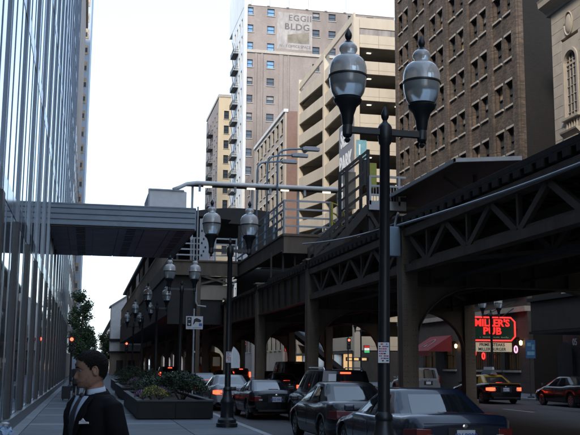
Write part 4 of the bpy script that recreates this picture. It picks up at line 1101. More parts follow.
    for s in (-1, 1):
        if tail_style == 'corner':
            m = MB().ring_loft([[(s*W*.30, -.012, ztop-.26), (s*W*.30, -.012, ztop-.10), (s*W*.425, .0, ztop-.09), (s*W*.425, .0, ztop-.27)], [(s*W*.30, .12, ztop-.26), (s*W*.30, .12, ztop-.10), (s*W*.49, .32, ztop-.11), (s*W*.49, .32, ztop-.25)]])
        elif tail_style == 'wide':
            m = MB().ring_loft([[(s*W*.2, -.014, ztop-.25), (s*W*.2, -.014, ztop-.08), (s*W*.425, .0, ztop-.07), (s*W*.425, .0, ztop-.27)], [(s*W*.2, .12, ztop-.25), (s*W*.2, .12, ztop-.08), (s*W*.49, .28, ztop-.09), (s*W*.49, .28, ztop-.26)]])
        else:
            zt = zb+.25
            m = MB().ring_loft([[(s*W*.38, -.02, zb-.22), (s*W*.38, -.02, zt), (s*W*.44, -.005, zt), (s*W*.44, -.005, zb-.22)], [(s*W*.38, .2, zb-.22), (s*W*.38, .2, zt), (s*W*.485, .22, zt), (s*W*.49, .22, zb-.22)]])
        tl = part('tail_lamp', m, tails, t, local=True, bevel=.012)
        if kind in ('sedan', 'coupe'): part('reverse_lamp', MB().box(s*W*.31-.06, s*W*.31+.06, -.02, .05, ztop-.24, ztop-.19), 'reverse_clear', tl, local=True)
        part('headlamp', MB().ring_loft([[(s*W*.26, L-.16, .62), (s*W*.26, L-.16, .72), (s*W*.43, L-.30, .74), (s*W*.43, L-.30, .62)], [(s*W*.26, L+.0, .6), (s*W*.26, L-.03, .68), (s*W*.42, L-.12, .70), (s*W*.42, L-.10, .60)]]), 'head_clear', t, local=True)
        mr = part('mirror', MB().box(s*(W/2+.08)-.1, s*(W/2+.08)+.1, g1-.6, g1-.5, zb+.03, zb+.16), col, t, local=True, bevel=.03)
    # bumper, plate, trims
    part('bumper', MB().ring_loft([[(x, y, z) for x, y in ((-W*.45, .16), (-W*.40, -.02), (-W*.2, -.055), (W*.2, -.055), (W*.40, -.02), (W*.45, .16), (W*.4, .3), (-W*.4, .3))] for z in (.36, .40, .56, .6)]), col, t, local=True, auto=.7)
    part('bumper_trim', MB().box(-W*.36, W*.36, -.062, .1, .29, .355), 'trim_black', t, local=True)
    zp = ztop-.2 if kind in ('sedan', 'coupe') else .8
    pl = part('license_plate', MB().box(-.16, .16, -.045, -.0, zp-.085, zp+.085), 'plate_white', t, local=True)
    part('plate_mount', MB().box(-.3, .3, -.018, .05, zp-.13, zp+.12), 'trim_black', t, local=True)
    if plate:
        pt_ = text('plate_number', plate, .11, 'print_blue', pl, (0, -.047, zp-.01), '-y', .001, .003, local=True)
    part('brake_lamp', MB().box(-.16, .16, (g0+.14) if kind in ('sedan', 'coupe') else r0-.06, (g0+.24) if kind in ('sedan', 'coupe') else r0+.02, (zb+.1) if kind in ('sedan', 'coupe') else H-.12, (zb+.14) if kind in ('sedan', 'coupe') else H-.075), 'tail_on' if brake else 'tail_off', t, local=True)
    part('badge', MB().lathe([(.045, 0), (.045, .012), (.02, .016)], (0,0,0), 12).xf(Matrix.Translation((0, -.005, ztop-.06)) @ Matrix.Rotation(R(90), 4, 'X')), 'chrome', t, local=True)
    part('exhaust', MB().cyl((W*.28, -.04, .28), (W*.28, .25, .28), .035), 'chrome', t, local=True)
    for s in (-1, 1):
        part('door_handle', MB().box(s*W*.5-.012, s*W*.5+.012, 1.75, 1.9, zb-.13, zb-.1).box(s*W*.5-.012, s*W*.5+.012, 2.75, 2.9, zb-.13, zb-.1), col, t, local=True)
        sm = MB()
        for y in (1.42, 2.42, 3.42): sm.box(s*W*.4995-.003, s*W*.4995+.003, y, y+.012, .42, zb-.07)
        part('door_seam', sm, 'underbody', t, local=True)
    part('trunk_seam', MB().box(-W*.36, W*.36, .0, .012, ztop-.02, ztop-.008), 'underbody', t, local=True)
    return t
def put(o, x, y, rz=0): o.location = (x, y, -.15); o.rotation_euler = (0, 0, R(rz)); return o
G = 'cars in the street'
put(make_car('parked_car', 'dark navy sedan in the foreground behind the nearest lamp pole', 'car', 'paint_navy', 5.2, 1.98, 1.46, plate='KV 8909', group=G), 6.2, 15.0, -.5)
put(make_car('parked_car', 'black sedan with pale rear window between the navy sedan and the black SUV', 'car', 'paint_black', 4.8, 1.83, 1.47, tail_style='wide', plate='A63 218', group=G), 6.3, 20.75, 0)
sv = make_car('parked_car', 'black SUV with a lit high brake light and roof rails', 'car', 'paint_black', 4.7, 1.88, 1.74, kind='suv', tail_style='post', group=G, brake=True)
for s in (-1, 1): part('roof_rail', MB().tube([(s*.6, .5, 1.72), (s*.6, .6, 1.79), (s*.6, 2.5, 1.79), (s*.6, 2.6, 1.72)], .02, 6), 'chrome', sv, local=True)
put(sv, 7.65, 27.4)
put(make_car('parked_car', 'glossy black coupe with pale licence plate beside the lamp base', 'car', 'paint_black', 4.35, 1.82, 1.34, kind='coupe', plate='N52 0416', group=G), 6.45, 32.2, 1)
put(make_car('parked_car', 'silver sedan ahead of the black coupe', 'car', 'paint_silver', 4.8, 1.8, 1.45, tails='tail_on', group=G), 6.0, 38.6, 0)
put(make_car('parked_car', 'grey sedan with bright brake lights beyond the black coupe', 'car', 'paint_grey', 4.8, 1.82, 1.46, tails='tail_on', tail_style='wide', group=G, brake=True), 10.4, 48.5, 0)
put(make_car('parked_van', 'grey van with high tail lights under the railway', 'van', 'paint_slate', 5.2, 1.98, 2.1, kind='van', tails='tail_on', tail_style='post', group=G), 12.3, 55, 0)
put(make_car('parked_car', 'dark sedan with tail lights on behind the planter', 'car', 'paint_slate', 4.8, 1.82, 1.45, tails='tail_on', group=G), 6.3, 62, 0)
put(make_car('parked_car', 'far dark SUV with tail lights on, second along the kerb beyond the planters', 'car', 'paint_black', 4.8, 1.85, 1.7, kind='suv', tails='tail_on', tail_style='post', group=G, brake=True), 6.4, 74, 0)
put(make_car('parked_car', 'farthest sedan with tail lights on in the pavement-side lane', 'car', 'paint_maroon', 4.8, 1.85, 1.46, tails='tail_on', group=G), 6.6, 88, 0)
put(make_car('parked_car', 'distant sedan with tail lights on between the railway columns', 'car', 'paint_slate', 4.8, 1.85, 1.46, tails='tail_on', tail_style='wide', group=G, brake=True), 10.6, 72, 0)
put(make_car('parked_car', 'pale grey minivan seen between the first railway column and red awning', 'car', 'paint_white', 5.0, 1.95, 1.78, kind='van', tails='tail_off', tail_style='post', group=G), 21.9, 59, 0)
tx = make_car('taxi', 'yellow taxi with lit tail lights and white rooftop advert', 'taxi', 'paint_black', 5.2, 1.95, 1.46, tails='tail_on', brake=True, group=G, plate='1842 TX', two_tone='paint_taxi')
part('trunk_lid', MB().box(-.82, .82, .02, .6, 1.005, 1.03), 'paint_taxi', tx, local=True, bevel=.008)
ra = part('roof_advert', MB().prism([(-.1, 1.5), (.1, 1.5), (.04, 1.86), (-.04, 1.86)], 'y', 1.5, 2.6), 'paper', tx, local=True)
part('advert_frame', MB().prism([(-.2, 1.48), (.2, 1.48), (.06, 1.72), (-.06, 1.72)], 'y', 1.45, 2.65), 'chrome', tx, local=True)
put(make_car('parked_car', 'dark sedan with brake lights on in the lane right of the grey sedan', 'car', 'paint_black', 4.8, 1.85, 1.46, tails='tail_on', group=G, brake=True), 13.4, 66, 0)
put(make_car('parked_car', 'distant dark hatchback with tail lights on beside the yellow bus', 'car', 'paint_slate', 4.4, 1.8, 1.6, kind='suv', tails='tail_on', tail_style='post', group=G, brake=True), 13.6, 84, 0)
put(make_car('parked_car', 'dark sedan with tail lights on just ahead of the silver sedan', 'car', 'paint_black', 4.8, 1.82, 1.45, tails='tail_on', tail_style='wide', group=G, brake=True), 6.2, 49, 0)
put(tx, 20.85, 45.0, 0)
put(make_car('parked_car', 'dark sedan parked at the far kerb by the blue sign', 'car', 'paint_maroon', 4.8, 1.84, 1.45, group=G), 23.2, 40.2, 0)
# ================================================================== PLANTERS
mat('leaf_dark', (.028,.05,.024), .6, var=.35, scale=3); mat('leaf_mid', (.07,.11,.045), .6, var=.35, scale=3)
mat('flower_yellow', (.42,.36,.08), .6, var=.2, scale=10); mat('flower_purple', (.24,.13,.28), .6, var=.2, scale=10)
mat('bark', (.06,.048,.04), .9, var=.3, scale=6, bump=.3, bscale=20)
def leaves(n, f, size, seed, flat=.0):
    r_ = random.Random(seed); m = MB()
    for i in range(n):
        p = f(r_)
        if p is None: continue
        a = Vector((r_.uniform(-1,1), r_.uniform(-1,1), r_.uniform(-1,1)*(1-flat)+flat*.2)).normalized(); b = a.orthogonal().normalized()
        b = (Matrix.Rotation(r_.uniform(0, 6.28), 3, a) @ b); s = size*r_.uniform(.6, 1.3); c = a.cross(b)
        P = Vector(p); m.add([P, P+b*s*.5+c*s*.25, P+b*s, P+b*s*.5-c*s*.25], [(0,1,2,3)])
    return m
def planter(x0, x1, y0, y1, h, lbl, seed, flowers=True):
    t = thing('planter', lbl, 'planter', ((x0+x1)/2, y0, 0), group='dark planters along the kerb')
    n = max(2, int((y1-y0)/1.9))
    for i in range(2):
        a = x0+(x1-x0)*i/2; b = x0+(x1-x0)*(i+1)/2
        part('side_panel', MB().box(a+.006, b-.006, y0, y0+.08, .03, h-.06), 'planter_dark', t)
        part('side_panel', MB().box(a+.006, b-.006, y1-.08, y1, .03, h-.06), 'planter_dark', t)
    for i in range(n):
        a = y0+.085+(y1-y0-.17)*i/n; b = y0+.085+(y1-y0-.17)*(i+1)/n
        for x in (x0, x1-.08): part('side_panel', MB().box(x, x+.08, a+.006, b-.006, .03, h-.06), 'planter_dark', t)
    part('cap', MB().box(x0-.03, x1+.03, y0-.03, y0+.17, h-.06, h).box(x0-.03, x1+.03, y1-.17, y1+.03, h-.06, h).box(x0-.03, x0+.17, y0+.171, y1-.171, h-.06, h).box(x1-.17, x1+.03, y0+.171, y1-.171, h-.06, h), 'planter_cap', t, bevel=.01)
    part('soil', MB().box(x0+.1, x1-.1, y0+.1, y1-.1, .1, h-.1), 'soil', t)
    return t
def shrub(lbl, cx, cy, rx, ry, z0, h, seed, m='leaf_dark', n=2600, size=.09, nm='shrub', cat='shrub'):
    t = thing(nm, lbl, cat, (cx, cy, z0), group='planting in the dark planters')
    r_ = random.Random(seed); lob = [(r_.uniform(-.75, .75), r_.uniform(-.75, .75), r_.uniform(.3, .5), r_.uniform(.75, 1.1)) for _ in range(9)]
    def f(q):
        lx, ly, lr, lh = q.choice(lob); th = q.uniform(0, 6.28); u = q.random(); rr = lr*math.sqrt(q.random())
        x, y = lx+rr*math.cos(th), ly+rr*math.sin(th)
        if x*x+y*y > 1.15: return None
        top = lh*math.sqrt(max(.05, 1-(x*x+y*y)*.7)); z = top*(1-.35*u*u)
        return (cx+x*rx, cy+y*ry, z0+h*z)
    part('foliage', leaves(n, f, size, seed+1), m, t)
    st_ = MB()
    for lx, ly, lr, lh in lob: st_.cyl((cx, cy, z0-.1), (cx+lx*rx*.8, cy+ly*ry*.8, z0+h*.6*lh), .02, .008, 5)
    part('stems', st_, 'bark', t); return t
def mum(lbl, cx, cy, r, z0, seed, fm):
    t = shrub(lbl, cx, cy, r, r, z0, r*.9, seed, 'leaf_mid', 900, .06, 'flower_plant', 'flowers')
    def f(q):
        th = q.uniform(0, 6.28); u = math.sqrt(q.random()); x, y = u*math.cos(th), u*math.sin(th)
        return (cx+x*r*1.0, cy+y*r*1.0, z0+r*.92*math.sqrt(max(.08, 1-u*u*.85))+q.uniform(-.02, .05))
    part('blossom', leaves(420, f, .055, seed+3, .5), fm, t)
planter(1.62, 4.0, 30.2, 41.0, .60, 'long dark planter nearest the camera, beside the second lamp', 1)
mum('yellow chrysanthemums at the near corner of the nearest planter', 2.18, 30.95, .45, .55, 31, 'flower_yellow')
mum('smaller purple flowers behind the yellow ones in the nearest planter', 2.45, 32.0, .36, .58, 32, 'flower_purple')
mum('pale purple flower clump at the left edge of the nearest planter', 1.86, 32.0, .26, .58, 33, 'flower_purple')
shrub('wide dark green shrub filling the nearest planter', 3.2, 32.3, .82, 1.75, .5, .92, 41, n=6500)
shrub('dark green shrub at the far end of the nearest planter', 2.85, 37.3, 1.05, 2.6, .5, .9, 42, n=4600)
planter(1.75, 4.0, 47.0, 58.0, .60, 'second dark planter up the pavement', 2)
shrub('dark shrub with pale tips in the second planter', 2.9, 49.5, 1.1, 2.2, .5, .95, 43, n=3000)
mum('purple flower clump in the second planter', 2.5, 47.9, .5, .55, 34, 'flower_purple')
shrub('dark green shrub at the far end of the second planter', 2.9, 54, 1.1, 2.6, .5, .8, 44, n=2400)
planter(1.9, 4.0, 63, 74, .60, 'third dark planter, farthest up the pavement', 3)
shrub('dark shrub in the farthest planter', 2.9, 67, 1.1, 3, .5, 1.1, 45, n=2200)

# ================================================================== STREET TREES
def tree(lbl, x, y, h, rx, seed, n=4200, size=.24):
    t = thing('street_tree', lbl, 'tree', (x, y, 0), group='street trees along the tower pavement')
    r_ = random.Random(seed); tr = MB(); tips = []
    tr.tube([(x, y, 0), (x+.05, y, h*.2), (x-.05, y+.1, h*.45), (x+.05, y, h*.8)], [.16, .13, .1, .03], 8)
    for i in range(16):
        z = h*r_.uniform(.22, .85); a = r_.uniform(0, 6.28); l = rx*r_.uniform(.5, 1.05)*(1.1-.5*z/h)
        e = (x+l*math.cos(a), y+l*math.sin(a), z+l*.7); mid = (x+l*.5*math.cos(a), y+l*.5*math.sin(a), z+l*.25)
        tr.tube([(x, y, z-.1), mid, e], [.06, .04, .012], 5); tips.append((e, rx*r_.uniform(.22, .42))); tips.append((mid, rx*r_.uniform(.2, .34)))
    tips.append(((x, y, h*.9), rx*.35))
    part('trunk', tr, 'bark', t, smooth=True)
    def f(q):
        (cx, cy, cz), rr = q.choice(tips); d = Vector((q.gauss(0,1), q.gauss(0,1), q.gauss(0,1))).normalized()*rr*q.random()**.45
        return (cx+d.x, cy+d.y, cz+d.z*1.1)
    part('crown', leaves(n, f, size, seed+9), 'leaf_mid', t); return t
tree('tall narrow street tree at the end of the glass tower', -.55, 96, 9.4, 1.5, 71)
tree('second street tree just behind the tall narrow one', -.6, 110, 9.0, 1.6, 72)
tree('smaller street tree farther back along the pavement', -.3, 124, 7.0, 1.6, 73, 6000)
tree('distant street tree at the far end beside the stair house', 3.4, 175, 7.5, 2.2, 74, 5000, .3)

# ================================================================== TRAFFIC SIGNALS AND SIGNS
mat('signal_red', (.5,.02,.02), .3, var=0, emit=(1,.06,.03), estr=2.5); mat('lens_off', (.03,.03,.03), .2, var=0); mat('signal_body', (.03,.03,.028), .5, var=.1)
def signal(lbl, x, y, h, pole=True, zb=0):
    t = thing('traffic_signal', lbl, 'traffic light', (x, y, zb), group='red traffic lights')
    part('pole', MB().lathe([(.16, 0), (.16, .3), (.07, .4), (.055, h+.6)], (x, y, zb), 10), 'signal_body', t, auto=.6)
    part('housing', MB().box(x-.17, x+.17, y-.33, y-.06, h-.55, h+.5), 'signal_body', t, bevel=.02)
    for j, m in enumerate(('signal_red', 'lens_off', 'lens_off')):
        z = h+.3-j*.34
        l_ = part('lens', MB().sphere((x, y-.33, z), .11, .05, .11, 12, 8), m, t, smooth=True)
        part('visor', MB().tube([(x+.13*math.cos(a), y-.36, z+.13*math.sin(a)) for a in [math.pi*i/8-.0 for i in range(9)]], .018, 5), 'signal_body', l_)
signal('red traffic light on a pole beside the distant street trees', -.95, 62.5, 2.95)
signal('red traffic light under the railway arch in front of the garage', 23.6, 84.5, 3.75)
signal('red traffic light at the kerb beyond the sixth lamp', 4.2, 104, 3.6)
signal('red traffic light on the far kerb seen between the railway columns', 16.4, 100, 3.6)
mat('sign_white', (.62,.66,.70), .45, var=.06)
sp_ = thing('parking_sign_post', 'white parking sign with arrows and car symbol on a thin post', 'sign', (4.2, 38.2, 0))
part('post', MB().cyl((4.2, 38.2, 0), (4.2, 38.2, 3.95), .035), 'station_grey', sp_)
part('plate', MB().box(3.88, 4.56, 38.15, 38.165, 3.12, 3.64), 'sign_white', sp_, bevel=.003)
part('arrow_block', MB().box(3.92, 4.10, 38.144, 38.149, 3.24, 3.60), 'print_black', sp_)
part('arrow', MB().prism([(3.95, 3.35), (4.07, 3.35), (4.01, 3.28)], 'y', 38.139, 38.143).prism([(3.95, 3.5), (4.07, 3.5), (4.01, 3.56)], 'y', 38.139, 38.143), 'sign_white', sp_)
part('car_symbol', MB().prism([(4.16, 3.30), (4.2, 3.32), (4.26, 3.42), (4.46, 3.40), (4.5, 3.47), (4.42, 3.53), (4.3, 3.57), (4.2, 3.52), (4.18, 3.42)], 'y', 38.143, 38.149), 'print_black', sp_)
part('blue_square', MB().box(4.4, 4.53, 38.143, 38.149, 3.25, 3.36), 'print_blue', sp_)
part('text_line', MB().box(3.93, 4.08, 38.143, 38.149, 3.17, 3.19).box(4.14, 4.5, 38.143, 38.149, 3.17, 3.20), 'station_grey', sp_)
mat('sign_blue', (.06,.14,.30), .4, var=.35, scale=6)
bs = thing('blue_sign', 'blue information sign on a post at the far kerb by the dark sedan', 'sign', (24.8, 50.2, 0))
part('post', MB().cyl((24.8, 50.25, 0), (24.8, 50.25, 3.3), .045), 'signal_body', bs)
part('foot', MB().lathe([(.2, 0), (.2, .05), (.06, .1)], (24.8, 50.25, 0), 12), 'signal_body', bs)
part('plate', MB().box(24.52, 25.12, 50.17, 50.2, 2.22, 3.25), 'sign_blue', bs)
part('print', MB().box(24.6, 24.85, 50.163, 50.169, 2.9, 3.1).box(24.6, 25.05, 50.163, 50.169, 2.4, 2.6).box(24.9, 25.05, 50.163, 50.169, 2.7, 3.0), 'teal_sign', bs)
# coloured shop signs far under the railway
mat('shop_red', (.4,.03,.03), .5, emit=(1,.06,.04), estr=.12, var=.1); mat('shop_green', (.04,.3,.12), .5, emit=(.1,.8,.3), estr=.18, var=.1); mat('shop_white', (.7,.7,.7), .5, emit=(1,1,.95), estr=.2, var=.1)
mat('shop_warm', (.6,.4,.2), .5, emit=(1,.6,.25), estr=.22, var=.3, scale=1.5); mat('shop_cream', (.2,.17,.13), .8, var=.2, scale=.8)
def shop_sign(lbl, x0, x1, y, z0, z1, bands):
    t = thing('shop_sign', lbl, 'sign', ((x0+x1)/2, y, z0), group='small lit shop signs')
    part('case', MB().box(x0, x1, y, y+.2, z0, z1), 'signal_body', t, bevel=.02)
    for a, b, c, d, m in bands: part('panel', MB().box(x0+(x1-x0)*a, x0+(x1-x0)*b, y-.02, y-.003, z0+(z1-z0)*c, z0+(z1-z0)*d), m, t)
shop_sign('small green white and red convenience store sign under the arch', 27.5, 28.1, 92.5, 3.0, 3.8, [(.06,.94,.06,.34,'shop_green'),(.06,.94,.36,.64,'shop_white'),(.06,.94,.66,.94,'shop_red')])
shop_sign('small white shop sign with red band beside the near column', 27.3, 28.2, 86.5, 3.4, 4.0, [(.05,.95,.08,.5,'shop_white'),(.05,.95,.55,.92,'shop_red')])
shop_sign('row of small amber lit letters on a dark shop fascia', 25.9, 28.3, 93.5, 2.2, 2.6, [(.05,.25,.2,.8,'shop_warm'),(.35,.55,.2,.8,'shop_warm'),(.65,.9,.2,.8,'shop_warm')])
shop_sign('red lit shop sign far down the street under the railway', 26.6, 28.3, 128, 3.6, 4.6, [(.05,.95,.1,.9,'shop_red')])
shop_sign('green lit shop sign far down the street under the railway', 26.8, 28.2, 150, 4, 5.4, [(.1,.9,.1,.9,'shop_green')])
# low shops beyond the cross street
sh = thing('shop_row', 'row of low cream shopfronts with warm lit windows far under the railway', 'building', (29, 118, 0))
for i in range(7):
    y0 = 99.6+i*4.1
    part('shop_window', MB().box(28.3, 28.36, y0+.4, y0+3.7, .7, 3.0), 'shop_warm' if i % 2 == 0 else 'window_glass', sh)
part('wall', MB().box(28.361, 28.48, 99.4, 128.3, 0, 3.3), 'shop_cream', sh)
part('fascia', MB().box(28.1, 28.36, 99.4, 128.3, 3.05, 3.3), 'signal_body', sh)
# blue metal stair enclosure to the far platform
se = thing('stair_enclosure', 'pale blue metal stair enclosure rising to the far platform', 'stairs', (21, 84, 0))
mat('panel_pale_blue', (.30,.38,.46), .5, metal=.2, var=.12, scale=1)
for i in range(4):
    x0 = 17.6+i*1.25
    part('panel', MB().prism([(x0+.02, 6.5-i*.9), (x0+1.23, 6.5-(i+1)*.9), (x0+1.23, 8.4-(i+1)*.9), (x0+.02, 8.4-i*.9)], 'y', 88, 88.1), 'panel_pale_blue', se)
    part('panel', MB().prism([(x0+.02, 6.5-i*.9), (x0+1.23, 6.5-(i+1)*.9), (x0+1.23, 8.4-(i+1)*.9), (x0+.02, 8.4-i*.9)], 'y', 90, 90.1), 'panel_pale_blue', se)
part('stringer', MB().bar((17.5, 88, 6.3), (24.2, 88, 1.2), .15, .4).bar((17.5, 90, 6.3), (24.2, 90, 1.2), .15, .4), 'steel_dark', se)
for i in range(16): part('step', MB().box(17.6+i*.4, 18.0+i*.4, 88.12, 89.98, 6.2-i*.31, 6.26-i*.31), 'timber_deck', se)
# yellow school bus in the distance
bus = thing('school_bus', 'yellow bus seen from behind far under the railway', 'bus', (10.6, 84, -.15))
mat('bus_yellow', (.5,.3,.05), .5, var=.1)
part('body', MB().prism([(-1.2, .4), (1.2, .4), (1.2, 2.5), (1.0, 2.85), (.5, 3.0), (-.5, 3.0), (-1.0, 2.85), (-1.2, 2.5)], 'y', 0, 9).xf(Matrix.Translation((10.6, 84, -.15))), 'bus_yellow', bus)
for x in (-.75, .75): part('rear_window', MB().box(10.6+x-.35, 10.6+x+.35, 83.97, 83.995, 1.6, 2.4), 'car_glass', bus)
part('door', MB().box(10.35, 10.85, 83.97, 83.995, .8, 2.5), 'car_glass', bus)
for x in (-1.0, 1.0):
    part('tail_lamp', MB().box(10.6+x-.12, 10.6+x+.12, 83.95, 83.995, .9, 1.1), 'tail_on', bus)
    part('wheel', MB().cyl((10.6+x-.15, 85.5, .33), (10.6+x+.15, 85.5, .33), .48, n=16), 'tyre', bus)
part('bumper', MB().box(9.45, 11.75, 83.85, 84.0, .3, .55), 'trim_black', bus)
# crumpled bag at the foot of the tower
mat('bag_blue', (.25,.38,.55), .35, var=.6, scale=9)
mb = MB().sphere((-1.7, 22.3, .14), .15, .16, .16, 14, 10); q = random.Random(4)
mb.v = [(x+q.uniform(-.04, .04), y+q.uniform(-.04, .04), max(.003, z+q.uniform(-.04, .05))) for x, y, z in mb.v]
bg_ = thing('plastic_bag', 'crumpled blue and white plastic bag at the foot of the glass tower', 'bag', (-1.7, 22.3, 0))
part('bag', mb, 'bag_blue', bg_); part('knot', MB().lathe([(.03, 0), (.06, .06), (.09, .1), (.02, .12)], (-1.7, 22.3, .28), 7), 'paper', bg_)
# ================================================================== PEOPLE
mat('skin', (.30,.17,.115), .55, var=.08, scale=9); mat('hair_dark', (.005,.0038,.0032), .65, spec=.15, var=.3, scale=60, bump=.5, bscale=160); mat('stubble', (.25,.145,.10), .7, spec=.3, var=.2, scale=60)
mat('suit_navy', (.0045,.005,.007), .85, spec=.15, var=.15, scale=60, bump=.15, bscale=300); mat('shirt_blue', (.42,.52,.66), .7, var=.04); mat('tie_dark', (.014,.016,.025), .55, var=.2, scale=80)
mat('linen_white', (.72,.74,.78), .7, var=.04); mat('shoe_black', (.012,.01,.009), .35, var=.1); mat('eye_white', (.30,.28,.26), .25, var=0); mat('iris', (.03,.018,.012), .2, var=0)
mat('cloth_charcoal', (.025,.025,.028), .85, var=.15, scale=30); mat('cloth_brown', (.06,.045,.035), .85, var=.15, scale=30); mat('denim', (.03,.04,.065), .85, var=.2, scale=30); mat('lip', (.22,.10,.085), .5, var=.05)
def pw(pts, x):
    if x <= pts[0][0]: return pts[0][1]
    for (a, b), (c, d) in zip(pts, pts[1:]):
        if x <= c: return b+(d-b)*(x-a)/(c-a)
    return pts[-1][1]
def head_grid(off=0.0, n=56, rows=40):
    zs = [.235*(1-math.cos(math.pi*(i+.5)/rows*1.0))/2 if False else .002+.2325*i/(rows-1) for i in range(rows)]
    out = []
    for z in zs:
        ft = pw([(0,.070),(.012,.084),(.028,.088),(.036,.086),(.045,.092),(.052,.089),(.06,.088),(.075,.088),(.1,.085),(.118,.083),(.132,.092),(.15,.095),(.175,.092),(.195,.081),(.215,.058),(.2275,.032),(.2345,.004)], z)+off
        bk = pw([(0,.012),(.02,.035),(.05,.075),(.08,.094),(.11,.102),(.15,.106),(.18,.098),(.2,.083),(.215,.062),(.2275,.036),(.2345,.004)], z)+off
        hw = pw([(0,.030),(.01,.044),(.03,.056),(.055,.064),(.09,.070),(.12,.074),(.15,.078),(.175,.074),(.195,.064),(.215,.046),(.2275,.026),(.2345,.004)], z)+off
        ring = []
        for k in range(n):
            u = k/n*2*math.pi; a = u - .55*math.sin(u)*.5     # denser at the front (a = 0 is the face)
            s, c = math.sin(a), math.cos(a); e = .86
            x = hw*math.copysign(abs(s)**e, s); y = -(ft if c > 0 else bk)*math.copysign(abs(c)**e, c)
            if c > 0:
                N = pw([(.050,0),(.057,.012),(.062,.022),(.069,.028),(.078,.0275),(.088,.022),(.100,.016),(.112,.010),(.124,.006),(.134,.002)], z)
                wd = pw([(.055,.017),(.068,.016),(.08,.0125),(.1,.010),(.12,.009)], z)
                y -= N*math.exp(-(x/wd)**2)
                y += .011*math.exp(-((abs(x)-.031)/.014)**2-((z-.117)/.010)**2)
                y -= .004*math.exp(-((abs(x)-.034)/.02)**2-((z-.134)/.006)**2)
                y -= .004*math.exp(-((abs(x)-.04)/.016)**2-((z-.092)/.014)**2)
                y += .003*math.exp(-(x/.02)**2-((z-.0445)/.0025)**2)
                y -= .003*math.exp(-(x/.018)**2-((z-.039)/.004)**2)
                y -= .005*math.exp(-(x/.014)**2-((z-.014)/.010)**2)
            ring.append((x, y, z))
        out.append(ring)
    return out
def remeshed(name, mb, m, parent, vox, smooth_it=6, label=None):
    me = mb.mesh(name, m); o = bpy.data.objects.new(name, me); COL.objects.link(o)
    r_ = o.modifiers.new('remesh', 'REMESH'); r_.mode = 'VOXEL'; r_.voxel_size = vox; r_.use_smooth_shade = True
    if smooth_it: s = o.modifiers.new('smooth', 'SMOOTH'); s.iterations = smooth_it; s.factor = .5
    bpy.context.view_layer.update()
    me2 = bpy.data.meshes.new_from_object(o.evaluated_get(bpy.context.evaluated_depsgraph_get()))
    bpy.data.objects.remove(o); bpy.data.meshes.remove(me)
    me2.materials.clear(); me2.materials.append(MATS[m]); me2.polygons.foreach_set('use_smooth', [True]*len(me2.polygons))
    o = bpy.data.objects.new(name, me2); COL.objects.link(o); o.parent = parent
    return o
TORSO = [(.80,.178,.118,.0),(.92,.178,.118,.0),(1.05,.168,.112,-.005),(1.18,.182,.122,-.01),(1.30,.198,.130,-.012),(1.38,.206,.126,-.008),(1.44,.200,.108,.0),(1.48,.165,.090,.008),(1.51,.115,.075,.012),(1.535,.078,.066,.010)]
def torso_pt(z, a, off=0):
    w = pw([(t[0], t[1]) for t in TORSO], z)+off; d = pw([(t[0], t[2]) for t in TORSO], z)+off; cy = pw([(t[0], t[3]) for t in TORSO], z)
    s, c = math.sin(a), math.cos(a); e = .82
    return (w*math.copysign(abs(s)**e, s), cy-d*math.copysign(abs(c)**e, c), z)
def front_y(x, z, off=0):
    w = pw([(t[0], t[1]) for t in TORSO], z)+off; d = pw([(t[0], t[2]) for t in TORSO], z)+off; cy = pw([(t[0], t[3]) for t in TORSO], z)
    q = min(.999, abs(x)/w)**(1/.82); return cy-d*(math.sqrt(1-q*q))**.82
